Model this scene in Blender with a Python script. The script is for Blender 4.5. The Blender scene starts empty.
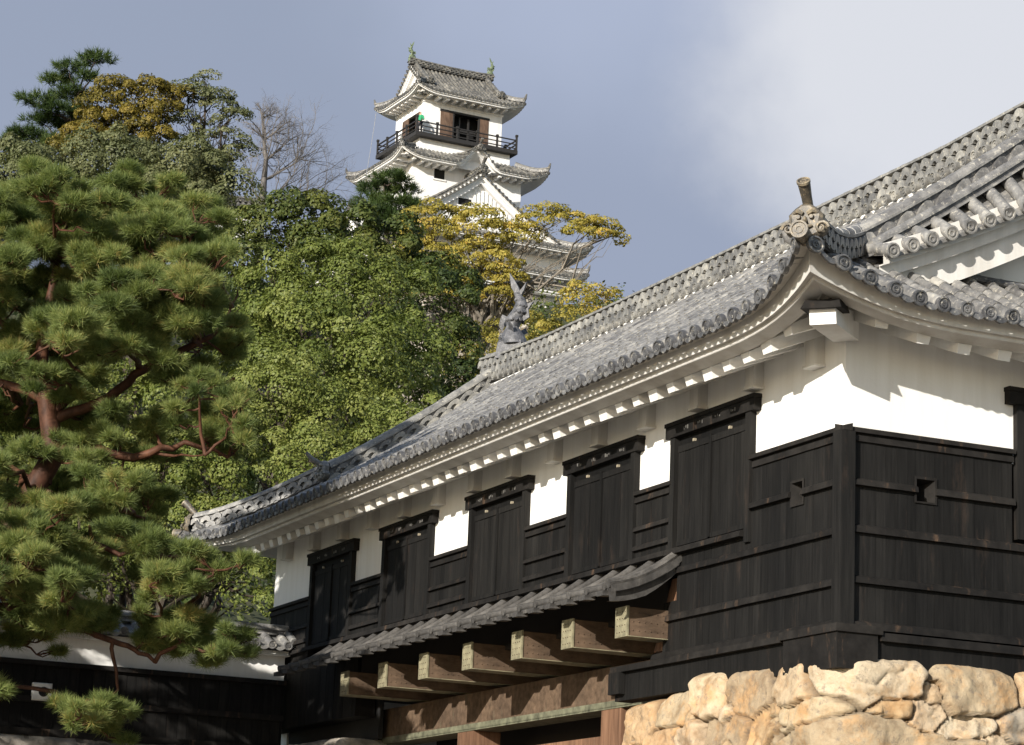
import bpy, math, random
import numpy as np
from math import sin, cos, pi, radians, hypot, atan2, sqrt
from mathutils import Vector, Matrix

rnd = random.Random(7)
nrs = np.random.RandomState(11)
scene = bpy.context.scene
COL = scene.collection

# ------------------------------------------------------------------ camera
FPX, W, H = 2500.0, 1024, 745
PITCH, ROLL, YAW = radians(13.06), radians(2.334), radians(24.07)
CAM = np.array([0.0, 0.0, 1.6])
_f = np.array([0, cos(PITCH), sin(PITCH)])
_r = np.array([1.0, 0, 0])
_u = np.cross(_r, _f)
RI = cos(ROLL) * _r + sin(ROLL) * _u
UP = cos(ROLL) * _u - sin(ROLL) * _r
cam_data = bpy.data.cameras.new('camera')
cam_data.sensor_width = 36.0
cam_data.lens = FPX / W * 36.0
cam_data.clip_start, cam_data.clip_end = 0.3, 9000.0
cam = bpy.data.objects.new('camera', cam_data)
COL.objects.link(cam)
cam.matrix_world = Matrix(((RI[0], UP[0], -_f[0], CAM[0]), (RI[1], UP[1], -_f[1], CAM[1]),
                           (RI[2], UP[2], -_f[2], CAM[2]), (0, 0, 0, 1)))
scene.camera = cam
scene.render.resolution_x, scene.render.resolution_y = W, H

def ray(px, py):
    return RI * (px - W / 2) + UP * (H / 2 - py) + _f * FPX

def at(px, py, Y):
    """the point seen at a picture position, Y metres in front of the camera"""
    d = ray(px, py)
    return CAM + d * (Y / d[1])

# ------------------------------------------------------------------ light
Ld = np.array([-sin(YAW), cos(YAW), 0])
Rd = np.array([cos(YAW), sin(YAW), 0])
sun_dir = Rd + 0.70 * Ld + np.array([0, 0, -0.43])
sun_dir /= np.linalg.norm(sun_dir)
SUN_EL = math.asin(-sun_dir[2])
SUN_ROT = atan2(-sun_dir[0], -sun_dir[1])
sl = bpy.data.lights.new('sun', 'SUN')
sl.energy = 4.6
sl.angle = radians(0.5)
sl.color = (1.0, 0.945, 0.86)
so = bpy.data.objects.new('sun', sl)
COL.objects.link(so)
so.rotation_euler = Vector(sun_dir).to_track_quat('-Z', 'Y').to_euler()

world = bpy.data.worlds.new('World')
scene.world = world
world.use_nodes = True
wn, wl = world.node_tree.nodes, world.node_tree.links
wn.clear()
w_out = wn.new('ShaderNodeOutputWorld')
w_bg = wn.new('ShaderNodeBackground')
w_bg.inputs['Strength'].default_value = 0.10
w_sky = wn.new('ShaderNodeTexSky')
w_sky.sky_type = 'NISHITA'
w_sky.sun_disc = False
w_sky.sun_elevation = SUN_EL
w_sky.sun_rotation = SUN_ROT % (2 * pi)
w_sky.air_density, w_sky.dust_density, w_sky.ozone_density = 1.0, 0.7, 1.0
w_tc = wn.new('ShaderNodeTexCoord')

def wnode(t, **kw):
    n = wn.new(t)
    for k, v in kw.items():
        setattr(n, k, v)
    return n

def cloud_layer(centre_px, r0, r1, scale, detail, seed, lo, hi, noise_w):
    """soft bank of cloud around a direction of the sky, broken up by noise"""
    d = ray(*centre_px)
    d = d / np.linalg.norm(d)
    dist = wnode('ShaderNodeVectorMath', operation='DISTANCE')
    wl.new(w_tc.outputs['Generated'], dist.inputs[0])
    dist.inputs[1].default_value = tuple(d)
    mr = wnode('ShaderNodeMapRange', interpolation_type='SMOOTHSTEP')
    mr.inputs['From Min'].default_value, mr.inputs['From Max'].default_value = r1, r0
    wl.new(dist.outputs['Value'], mr.inputs['Value'])
    nz = wn.new('ShaderNodeTexNoise')
    nz.noise_dimensions = '4D'
    nz.inputs['W'].default_value = seed
    nz.inputs['Scale'].default_value = scale
    nz.inputs['Detail'].default_value = detail
    nz.inputs['Roughness'].default_value = 0.55
    wl.new(w_tc.outputs['Generated'], nz.inputs['Vector'])
    a = wnode('ShaderNodeMath', operation='MULTIPLY_ADD')
    wl.new(nz.outputs['Fac'], a.inputs[0])
    a.inputs[1].default_value = noise_w
    wl.new(mr.outputs['Result'], a.inputs[2])
    m2 = wnode('ShaderNodeMapRange', interpolation_type='SMOOTHSTEP')
    m2.inputs['From Min'].default_value, m2.inputs['From Max'].default_value = lo, hi
    wl.new(a.outputs['Value'], m2.inputs['Value'])
    return m2.outputs['Result']

def wmix(fac, a, b):
    m = wnode('ShaderNodeMix', data_type='RGBA')
    if isinstance(fac, float):
        m.inputs['Factor'].default_value = fac
    else:
        wl.new(fac, m.inputs['Factor'])
    for v, s in ((a, m.inputs['A']), (b, m.inputs['B'])):
        if isinstance(v, tuple):
            s.default_value = (*v, 1)
        else:
            wl.new(v, s)
    return m.outputs['Result']

veil = cloud_layer((500, 300), 0.40, 1.05, 9.0, 4.0, 3.1, 0.35, 1.1, 0.5)
sky = wmix(veil, w_sky.outputs['Color'], (2.2, 2.55, 3.4))
grey = cloud_layer((120, -160), 0.06, 0.34, 6.0, 3.0, 1.7, 0.4, 1.4, 0.7)
sky = wmix(grey, sky, (2.1, 2.45, 3.25))
high = cloud_layer((600, -130), 0.03, 0.17, 9.0, 4.0, 8.3, 0.45, 1.4, 0.7)
sky = wmix(high, sky, (2.8, 3.2, 4.2))
bank = cloud_layer((985, 60), 0.02, 0.165, 15.0, 6.0, 5.3, 0.42, 1.18, 0.75)
sky = wmix(bank, sky, (4.75, 4.9, 5.3))
wl.new(sky, w_bg.inputs['Color'])
wl.new(w_bg.outputs['Background'], w_out.inputs['Surface'])

scene.view_settings.view_transform = 'Standard'
scene.view_settings.look = 'None'
scene.view_settings.exposure = 0.6
scene.view_settings.gamma = 1.0
scene.view_settings.use_curve_mapping = False
scene.cycles.max_bounces = 6
scene.cycles.diffuse_bounces = 4
scene.cycles.transmission_bounces = 4
scene.cycles.transparent_max_bounces = 6
scene.cycles.use_denoising = True

# ------------------------------------------------------------------ materials
def new_mat(name):
    m = bpy.data.materials.new(name)
    m.use_nodes = True
    n, l = m.node_tree.nodes, m.node_tree.links
    return m, n, l, n['Principled BSDF']

def ramp(n, stops):
    r = n.new('ShaderNodeValToRGB')
    e = r.color_ramp.elements
    while len(e) < len(stops):
        e.new(0.5)
    for i, (p, c) in enumerate(stops):
        e[i].position = p
        e[i].color = (*c, 1)
    return r

def noise(n, l, scale, detail=4, rough=0.55, vec=None, stretch=None, seed=0.0):
    tc = n.new('ShaderNodeTexCoord')
    src = vec if vec is not None else tc.outputs['Object']
    if stretch is not None or seed:
        mp = n.new('ShaderNodeMapping')
        mp.inputs['Scale'].default_value = stretch or (1, 1, 1)
        mp.inputs['Location'].default_value = (seed, seed * 1.7, seed * .6)
        l.new(src, mp.inputs['Vector'])
        src = mp.outputs['Vector']
    z = n.new('ShaderNodeTexNoise')
    z.inputs['Scale'].default_value = scale
    z.inputs['Detail'].default_value = detail
    z.inputs['Roughness'].default_value = rough
    l.new(src, z.inputs['Vector'])
    return z.outputs['Fac']

def mix(n, l, fac, a, b, blend='MIX'):
    m = n.new('ShaderNodeMix')
    m.data_type = 'RGBA'
    m.blend_type = blend
    if isinstance(fac, (int, float)):
        m.inputs['Factor'].default_value = fac
    else:
        l.new(fac, m.inputs['Factor'])
    for v, s in ((a, m.inputs['A']), (b, m.inputs['B'])):
        if isinstance(v, tuple):
            s.default_value = (*v, 1)
        else:
            l.new(v, s)
    return m.outputs['Result']

def bump(n, l, p, h, strength, dist):
    b = n.new('ShaderNodeBump')
    b.inputs['Strength'].default_value = strength
    b.inputs['Distance'].default_value = dist
    l.new(h, b.inputs['Height'])
    l.new(b.outputs['Normal'], p.inputs['Normal'])

def attr(n, name='tint'):
    a = n.new('ShaderNodeAttribute')
    a.attribute_name = name
    return a

def mat_tile(name, dark, mid, light, lichen, scale=1.0):
    m, n, l, p = new_mat(name)
    f = noise(n, l, 6 * scale, 6, 0.65)
    r = ramp(n, [(0.30, dark), (0.52, mid), (0.72, light)])
    l.new(f, r.inputs['Fac'])
    a = attr(n)
    r2 = ramp(n, [(0.0, (0.55, 0.55, 0.57)), (0.6, (1, 1, 1)), (1.0, (1.45, 1.43, 1.38))])
    l.new(a.outputs['Fac'], r2.inputs['Fac'])
    c = mix(n, l, 1.0, r.outputs['Color'], r2.outputs['Color'], 'MULTIPLY')
    f2 = noise(n, l, 17 * scale, 4, 0.7, seed=4.0)
    r3 = ramp(n, [(0.56, (0, 0, 0)), (0.70, (1, 1, 1))])
    l.new(f2, r3.inputs['Fac'])
    c = mix(n, l, r3.outputs['Color'], c, lichen)
    l.new(c, p.inputs['Base Color'])
    p.inputs['Roughness'].default_value = 0.5
    bump(n, l, p, noise(n, l, 40 * scale, 3), 0.35, 0.01)
    return m

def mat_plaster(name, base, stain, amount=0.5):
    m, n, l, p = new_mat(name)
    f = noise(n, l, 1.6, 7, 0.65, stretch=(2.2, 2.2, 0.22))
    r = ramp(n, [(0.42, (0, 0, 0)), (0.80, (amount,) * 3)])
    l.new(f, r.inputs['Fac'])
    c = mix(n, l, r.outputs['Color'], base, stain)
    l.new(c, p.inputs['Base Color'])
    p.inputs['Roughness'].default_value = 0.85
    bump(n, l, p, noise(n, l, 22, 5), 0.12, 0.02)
    return m

def mat_wood(name, dark, light, worn, worn_amt=0.5, stretch=(14, 14, 0.7), rough=0.6):
    m, n, l, p = new_mat(name)
    f = noise(n, l, 1.6, 6, 0.65, stretch=stretch)
    r = ramp(n, [(0.3, dark), (0.7, light)])
    l.new(f, r.inputs['Fac'])
    a = attr(n)
    r2 = ramp(n, [(0.0, (0.6, 0.6, 0.6)), (1.0, (1.35, 1.33, 1.3))])
    l.new(a.outputs['Fac'], r2.inputs['Fac'])
    c = mix(n, l, 1.0, r.outputs['Color'], r2.outputs['Color'], 'MULTIPLY')
    f2 = noise(n, l, 1.1, 7, 0.7, seed=9.0, stretch=(5, 5, 1.2))
    r3 = ramp(n, [(0.58, (0, 0, 0)), (0.76, (worn_amt,) * 3)])
    f5 = noise(n, l, .9, 5, 0.6, seed=2.0, stretch=(1.2, 1.2, .5))
    r5 = ramp(n, [(0.35, (.70, .70, .71)), (0.65, (1.30, 1.27, 1.22))])
    l.new(f5, r5.inputs['Fac'])
    c = mix(n, l, 1.0, c, r5.outputs['Color'], 'MULTIPLY')
    l.new(f2, r3.inputs['Fac'])
    c = mix(n, l, r3.outputs['Color'], c, worn)
    l.new(c, p.inputs['Base Color'])
    p.inputs['Roughness'].default_value = rough
    p.inputs['Specular IOR Level'].default_value = 0.15
    bump(n, l, p, f, 0.4, 0.01)
    return m

def mat_plain(name, col, rough=0.7, var=0.15, scale=6.0, metallic=0.0):
    m, n, l, p = new_mat(name)
    f = noise(n, l, scale, 4)
    r = ramp(n, [(0.3, tuple(x * (1 - var) for x in col)), (0.7, tuple(x * (1 + var) for x in col))])
    l.new(f, r.inputs['Fac'])
    l.new(r.outputs['Color'], p.inputs['Base Color'])
    p.inputs['Roughness'].default_value = rough
    p.inputs['Metallic'].default_value = metallic
    return m

def mat_leaf(name, stops, transl=0.3, rough=0.55):
    m, n, l, p = new_mat(name)
    a = attr(n)
    r = ramp(n, stops)
    l.new(a.outputs['Fac'], r.inputs['Fac'])
    l.new(r.outputs['Color'], p.inputs['Base Color'])
    p.inputs['Roughness'].default_value = rough
    p.inputs['Specular IOR Level'].default_value = 0.3
    t = n.new('ShaderNodeBsdfTranslucent')
    g = mix(n, l, 1.0, r.outputs['Color'], (1.1, 1.15, 0.6), 'MULTIPLY')
    l.new(g, t.inputs['Color'])
    mx = n.new('ShaderNodeMixShader')
    mx.inputs['Fac'].default_value = transl
    l.new(p.outputs['BSDF'], mx.inputs[1])
    l.new(t.outputs['BSDF'], mx.inputs[2])
    l.new(mx.outputs['Shader'], n['Material Output'].inputs['Surface'])
    return m

M = {}
M['tile'] = mat_tile('roof_tile', (0.095, 0.093, 0.09), (0.195, 0.19, 0.182), (0.32, 0.31, 0.285), (0.46, 0.43, 0.36))
M['tile_cap'] = mat_tile('eave_end_tile', (0.05, 0.05, 0.052), (0.13, 0.13, 0.132), (0.25, 0.245, 0.235), (0.40, 0.375, 0.32))
M['tile_pale'] = mat_tile('ridge_tile', (0.10, 0.098, 0.093), (0.21, 0.205, 0.19), (0.34, 0.325, 0.29), (0.46, 0.43, 0.35))
M['tile_far'] = mat_tile('keep_tile', (0.055, 0.055, 0.052), (0.125, 0.122, 0.112), (0.24, 0.225, 0.195), (0.34, 0.30, 0.22), 0.5)
M['plaster'] = mat_plaster('plaster', (0.80, 0.79, 0.76), (0.58, 0.55, 0.49), 0.5)
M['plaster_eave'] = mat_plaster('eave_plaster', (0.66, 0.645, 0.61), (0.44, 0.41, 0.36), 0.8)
M['plaster_far'] = mat_plaster('keep_plaster', (0.80, 0.79, 0.77), (0.58, 0.56, 0.52), 0.6)
M['black_wood'] = mat_wood('black_wood', (0.0060, 0.0058, 0.0056), (0.0150, 0.0146, 0.0142), (0.075, 0.05, 0.036), 0.3, rough=.75)
M['black_rail'] = mat_wood('black_rail', (0.008, 0.0074, 0.007), (0.021, 0.0195, 0.0183), (0.17, 0.105, 0.065), 0.6, stretch=(3, 3, 3), rough=.75)
M['skirt_wood'] = mat_wood('skirt_wood', (0.035, 0.034, 0.033), (0.12, 0.116, 0.112), (0.26, 0.245, 0.22), 0.4, stretch=(4, 9, 4))
M['beam'] = mat_wood('beam_wood', (0.062, 0.043, 0.030), (0.155, 0.108, 0.075), (0.12, 0.13, 0.085), 0.7, stretch=(2, 6, 6), rough=.8)
M['copper'] = mat_plain('copper_sheet', (0.21, 0.19, 0.12), 0.7, 0.5, 7)
M['copper_dark'] = mat_plain('old_copper', (0.13, 0.13, 0.085), 0.7, 0.5, 7)
M['brown_wood'] = mat_wood('brown_wood', (0.10, 0.055, 0.035), (0.24, 0.14, 0.09), (0.32, 0.22, 0.15), 0.5)
M['dark_wood'] = mat_plain('dark_wood', (0.018, 0.014, 0.011), 0.8)
M['keep_wood'] = mat_plain('keep_dark_wood', (0.02, 0.018, 0.017), 0.7)
M['door_wood'] = mat_wood('keep_door_wood', (0.07, 0.045, 0.033), (0.16, 0.11, 0.082), (0.22, 0.16, 0.12), 0.4, stretch=(4, 4, 1))
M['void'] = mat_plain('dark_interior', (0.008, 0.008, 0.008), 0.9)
M['oni'] = mat_tile('ogre_tile', (0.05, 0.048, 0.044), (0.14, 0.12, 0.09), (0.30, 0.25, 0.17), (0.40, 0.30, 0.17), 2.0)
M['shachi'] = mat_tile('fish_tile', (0.045, 0.046, 0.05), (0.10, 0.10, 0.108), (0.19, 0.19, 0.195), (0.26, 0.25, 0.23), 2.0)
M['verdigris'] = mat_plain('verdigris_bronze', (0.13, 0.165, 0.095), 0.6, 0.4, 5)
M['bark_pine'] = mat_wood('pine_bark', (0.035, 0.017, 0.011), (0.135, 0.062, 0.038), (0.20, 0.12, 0.08), 0.6, stretch=(4, 4, 2.5))
M['bark'] = mat_wood('grey_bark', (0.025, 0.02, 0.016), (0.075, 0.062, 0.05), (0.16, 0.145, 0.12), 0.5, stretch=(3, 3, 2))
M['bark_bare'] = mat_wood('bare_bark', (0.08, 0.074, 0.07), (0.17, 0.158, 0.15), (0.25, 0.238, 0.23), 0.5, stretch=(3, 3, 2))
M['bark_pale'] = mat_wood('pale_bark', (0.12, 0.105, 0.085), (0.26, 0.235, 0.20), (0.36, 0.34, 0.30), 0.5, stretch=(3, 3, 2))
M['needle'] = mat_leaf('pine_needles', [(0.0, (0.056, 0.086, 0.026)), (0.45, (0.165, 0.212, 0.062)), (0.8, (0.28, 0.31, 0.097)), (1.0, (0.40, 0.31, 0.10))], 0.3)
M['needle_dark'] = mat_leaf('dark_pine_needles', [(0.0, (0.022, 0.042, 0.012)), (0.6, (0.055, 0.090, 0.022)), (1.0, (0.10, 0.13, 0.035))], 0.25)
M['leaf'] = mat_leaf('evergreen_leaves', [(0.0, (0.050, 0.076, 0.014)), (0.5, (0.122, 0.152, 0.031)), (1.0, (0.225, 0.24, 0.062))], 0.22)
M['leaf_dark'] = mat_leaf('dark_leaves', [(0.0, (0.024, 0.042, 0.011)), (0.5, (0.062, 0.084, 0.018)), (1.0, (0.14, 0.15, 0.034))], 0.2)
M['leaf_yellow'] = mat_leaf('yellow_leaves', [(0.0, (0.16, 0.155, 0.03)), (0.5, (0.36, 0.30, 0.060)), (0.85, (0.45, 0.355, 0.075)), (1.0, (0.48, 0.30, 0.06))], 0.35)
M['leaf_gold'] = mat_leaf('golden_leaves', [(0.0, (0.070, 0.066, 0.014)), (0.5, (0.165, 0.135, 0.024)), (1.0, (0.26, 0.195, 0.036))], 0.3)
M['leaf_olive'] = mat_leaf('olive_leaves', [(0.0, (0.055, 0.068, 0.028)), (0.5, (0.125, 0.138, 0.058)), (1.0, (0.21, 0.21, 0.10))], 0.25)
M['brass'] = mat_plain('old_peg', (0.30, 0.26, 0.19), 0.6)
M['worn'] = mat_plain('worn_paint', (0.12, 0.115, 0.105), 0.8)
M['skin'] = mat_plain('skin', (0.45, 0.28, 0.2), 0.6)
M['green_cloth'] = mat_plain('green_cloth', (0.02, 0.28, 0.12), 0.8)
M['trouser'] = mat_plain('dark_cloth', (0.03, 0.03, 0.04), 0.8)
M['hair'] = mat_plain('hair', (0.012, 0.01, 0.01), 0.5)
M['white_paint'] = mat_plain('white_paint', (0.75, 0.74, 0.7), 0.6)
M['wire'] = mat_plain('wire', (0.45, 0.45, 0.45), 0.5, metallic=0.5)

def mat_stone():
    m, n, l, p = new_mat('rough_stone')
    a = attr(n)
    r = ramp(n, [(0.0, (0.27, 0.20, 0.13)), (0.25, (0.48, 0.39, 0.26)), (0.45, (0.45, 0.26, 0.12)), (0.62, (0.54, 0.46, 0.34)),
                 (0.8, (0.44, 0.30, 0.16)), (1.0, (0.32, 0.29, 0.24))])
    l.new(a.outputs['Fac'], r.inputs['Fac'])
    f = noise(n, l, 3.2, 7, 0.68)
    r2 = ramp(n, [(0.32, (0.62, 0.52, 0.42)), (0.5, (1.0, 0.97, 0.93)), (0.7, (1.18, 1.18, 1.16))])
    l.new(f, r2.inputs['Fac'])
    c = mix(n, l, 1.0, r.outputs['Color'], r2.outputs['Color'], 'MULTIPLY')
    f3 = noise(n, l, 2.3, 6, 0.7, seed=3.0)
    r3 = ramp(n, [(0.50, (0, 0, 0)), (0.66, (0.8,) * 3)])
    l.new(f3, r3.inputs['Fac'])
    c = mix(n, l, r3.outputs['Color'], c, (0.50, 0.29, 0.125))
    f4 = noise(n, l, 9, 7, 0.75, seed=6.0)
    r4 = ramp(n, [(0.36, (0.65,) * 3), (0.46, (0, 0, 0))])
    l.new(f4, r4.inputs['Fac'])
    c = mix(n, l, r4.outputs['Color'], c, (0.17, 0.14, 0.11))
    ja = attr(n, 'joint')      # darker brown towards the joints between the stones
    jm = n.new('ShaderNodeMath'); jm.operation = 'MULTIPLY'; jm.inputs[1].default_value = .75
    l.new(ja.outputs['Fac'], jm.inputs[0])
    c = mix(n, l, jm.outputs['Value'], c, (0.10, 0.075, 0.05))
    l.new(c, p.inputs['Base Color'])
    p.inputs['Roughness'].default_value = 0.85
    bump(n, l, p, noise(n, l, 18, 8, 0.75), 0.9, 0.03)
    return m
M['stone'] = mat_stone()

def mat_stone_grey():
    m, n, l, p = new_mat('grey_stone')
    a = attr(n)
    r = ramp(n, [(0.0, (0.12, 0.105, 0.09)), (0.5, (0.24, 0.21, 0.18)), (1.0, (0.38, 0.35, 0.31))])
    l.new(a.outputs['Fac'], r.inputs['Fac'])
    f = noise(n, l, 2.0, 6, 0.7)
    r2 = ramp(n, [(0.35, (0.5, 0.5, 0.45)), (0.65, (1.2, 1.18, 1.15))])
    l.new(f, r2.inputs['Fac'])
    l.new(mix(n, l, 1.0, r.outputs['Color'], r2.outputs['Color'], 'MULTIPLY'), p.inputs['Base Color'])
    p.inputs['Roughness'].default_value = 0.9
    bump(n, l, p, noise(n, l, 12, 5, 0.7), 0.6, 0.05)
    return m
M['stone_grey'] = mat_stone_grey()

def mat_ground():
    m, n, l, p = new_mat('gravel_ground')
    f = noise(n, l, 0.4, 8, 0.7)
    r = ramp(n, [(0.35, (0.13, 0.11, 0.085)), (0.65, (0.22, 0.19, 0.15))])
    l.new(f, r.inputs['Fac'])
    l.new(r.outputs['Color'], p.inputs['Base Color'])
    p.inputs['Roughness'].default_value = 0.95
    bump(n, l, p, noise(n, l, 30, 4), 0.5, 0.02)
    return m
M['ground'] = mat_ground()

def mat_hill():
    m, n, l, p = new_mat('hill_soil')
    f = noise(n, l, 0.5, 8, 0.7)
    r = ramp(n, [(0.35, (0.020, 0.026, 0.010)), (0.55, (0.045, 0.050, 0.018)), (0.72, (0.09, 0.075, 0.045))])
    l.new(f, r.inputs['Fac'])
    l.new(r.outputs['Color'], p.inputs['Base Color'])
    p.inputs['Roughness'].default_value = 0.95
    return m
M['hill'] = mat_hill()

# ------------------------------------------------------------------ mesh helpers
def link(o, parent=None):
    COL.objects.link(o)
    if parent is not None:
        o.parent = parent
    return o

def thing(name, label, cat, loc=(0, 0, 0), rz=0.0, group=None):
    o = bpy.data.objects.new(name, None)
    COL.objects.link(o)
    o.empty_display_size = 0.5
    o.location = tuple(float(v) for v in loc)
    o.rotation_euler = (0, 0, rz)
    o['label'] = label
    o['category'] = cat
    if group:
        o['group'] = group
    return o

class MB:
    """collects faces and links them as ONE mesh object"""
    def __init__(self, tf=None):
        self.v, self.f, self.t = [], [], []
        self.tf = tf
    def vert(self, p):
        if self.tf:
            p = self.tf(p)
        self.v.append((float(p[0]), float(p[1]), float(p[2])))
        return len(self.v) - 1
    def face(self, idx, t=0.5):
        self.f.append(tuple(idx))
        self.t.append(t)
    def poly(self, pts, t=0.5):
        self.face([self.vert(p) for p in pts], t)
    def box(self, a, b, t=0.5, bev=0.0):
        x0, y0, z0 = (min(a[i], b[i]) for i in range(3))
        x1, y1, z1 = (max(a[i], b[i]) for i in range(3))
        self.hexa([(x0, y0, z0), (x1, y0, z0), (x1, y1, z0), (x0, y1, z0),
                   (x0, y0, z1), (x1, y0, z1), (x1, y1, z1), (x0, y1, z1)], t)
    def hexa(self, p, t=0.5):
        i = [self.vert(q) for q in p]
        for q in ((3, 2, 1, 0), (4, 5, 6, 7), (0, 1, 5, 4), (1, 2, 6, 5), (2, 3, 7, 6), (3, 0, 4, 7)):
            self.face([i[k] for k in q], t)
    def strip(self, rows, t=0.5, close=False):
        """rows: list of equally long point lists"""
        idx = [[self.vert(p) for p in r] for r in rows]
        n = len(rows[0])
        for a, b in zip(idx[:-1], idx[1:]):
            for k in range(n if close else n - 1):
                k2 = (k + 1) % n
                self.face((a[k], a[k2], b[k2], b[k]), t)
        return idx
    def tube(self, pts, rad, seg=8, t=0.5, cap=True):
        pts = [np.array(p, float) for p in pts]
        rows = []
        prev = None
        for i, p in enumerate(pts):
            d = pts[min(i + 1, len(pts) - 1)] - pts[max(i - 1, 0)]
            d = d / (np.linalg.norm(d) + 1e-9)
            if prev is None:
                a = np.array([0, 0, 1.0]) if abs(d[2]) < 0.9 else np.array([1.0, 0, 0])
                s = np.cross(d, a)
            else:
                s = prev - d * prev.dot(d)
            s = s / (np.linalg.norm(s) + 1e-9)
            prev = s
            w = np.cross(d, s)
            r = rad[i] if hasattr(rad, '__len__') else rad
            rows.append([p + r * (cos(2 * pi * k / seg) * s + sin(2 * pi * k / seg) * w) for k in range(seg)])
        idx = self.strip(rows, t, True)
        if cap:
            self.face(idx[0][::-1], t)
            self.face(idx[-1], t)
    def disc(self, c, n, r, depth, seg=16, t=0.5, rings=None):
        """round tile end: rim, recessed face and a three-lobed boss"""
        c, n = np.array(c, float), np.array(n, float)
        n = n / np.linalg.norm(n)
        a = np.array([0, 0, 1.0]) if abs(n[2]) < 0.95 else np.array([1.0, 0, 0])
        s = np.cross(a, n)
        s /= np.linalg.norm(s)
        w = np.cross(n, s)
        prof = rings or [(1.0, -depth), (1.0, 0.0), (0.80, 0.002), (0.74, -0.016), (0.50, -0.016), (0.46, -0.004), (0.30, -0.004), (0.26, -0.016)]
        rows = [[c + n * h + r * q * (cos(2 * pi * k / seg) * s + sin(2 * pi * k / seg) * w) for k in range(seg)] for q, h in prof]
        idx = self.strip(rows, t, True)
        self.face(idx[-1], t)
    def build(self, name, mat, parent=None, smooth=None, mat2=None):
        me = bpy.data.meshes.new(name)
        me.from_pydata(self.v, [], self.f)
        a = me.attributes.new('tint', 'FLOAT', 'FACE')
        a.data.foreach_set('value', np.array(self.t, dtype=np.float32))
        me.materials.append(mat)
        me.update()
        if smooth is not None:
            try:
                me.polygons.foreach_set('use_smooth', [True] * len(me.polygons))
                me.set_sharp_from_angle(angle=radians(smooth))
            except Exception:
                pass
        o = bpy.data.objects.new(name, me)
        return link(o, parent)

def np_mesh(name, V, F, tint, mat, parent=None, smooth=False):
    """V (n,3) and faces F (m,k) as one mesh, tint per face"""
    V = np.ascontiguousarray(V, dtype=np.float32)
    F = np.ascontiguousarray(F, dtype=np.int32)
    me = bpy.data.meshes.new(name)
    me.vertices.add(len(V))
    me.vertices.foreach_set('co', V.ravel())
    m, k = F.shape
    me.loops.add(m * k)
    me.loops.foreach_set('vertex_index', F.ravel())
    me.polygons.add(m)
    me.polygons.foreach_set('loop_start', np.arange(0, m * k, k, dtype=np.int32))
    me.update(calc_edges=True)
    a = me.attributes.new('tint', 'FLOAT', 'FACE')
    a.data.foreach_set('value', np.ascontiguousarray(tint, dtype=np.float32))
    if smooth:
        me.polygons.foreach_set('use_smooth', np.ones(m, dtype=bool))
    me.materials.append(mat)
    me.validate()
    o = bpy.data.objects.new(name, me)
    return link(o, parent)

_perm = nrs.rand(64, 64, 64)
def vnoise(P):
    """smooth value noise at points P (n,3)"""
    i = np.floor(P).astype(int)
    f = P - i
    f = f * f * (3 - 2 * f)
    r = 0
    for a in (0, 1):
        for b in (0, 1):
            for c in (0, 1):
                w = (f[:, 0] if a else 1 - f[:, 0]) * (f[:, 1] if b else 1 - f[:, 1]) * (f[:, 2] if c else 1 - f[:, 2])
                r = r + w * _perm[(i[:, 0] + a) % 64, (i[:, 1] + b) % 64, (i[:, 2] + c) % 64]
    return r
def fbm(P, o=4):
    s, a, r = 1.0, 0.5, 0
    for _ in range(o):
        r = r + a * vnoise(P * s + 17.3 * s)
        s *= 2.03
        a *= 0.5
    return r

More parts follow.
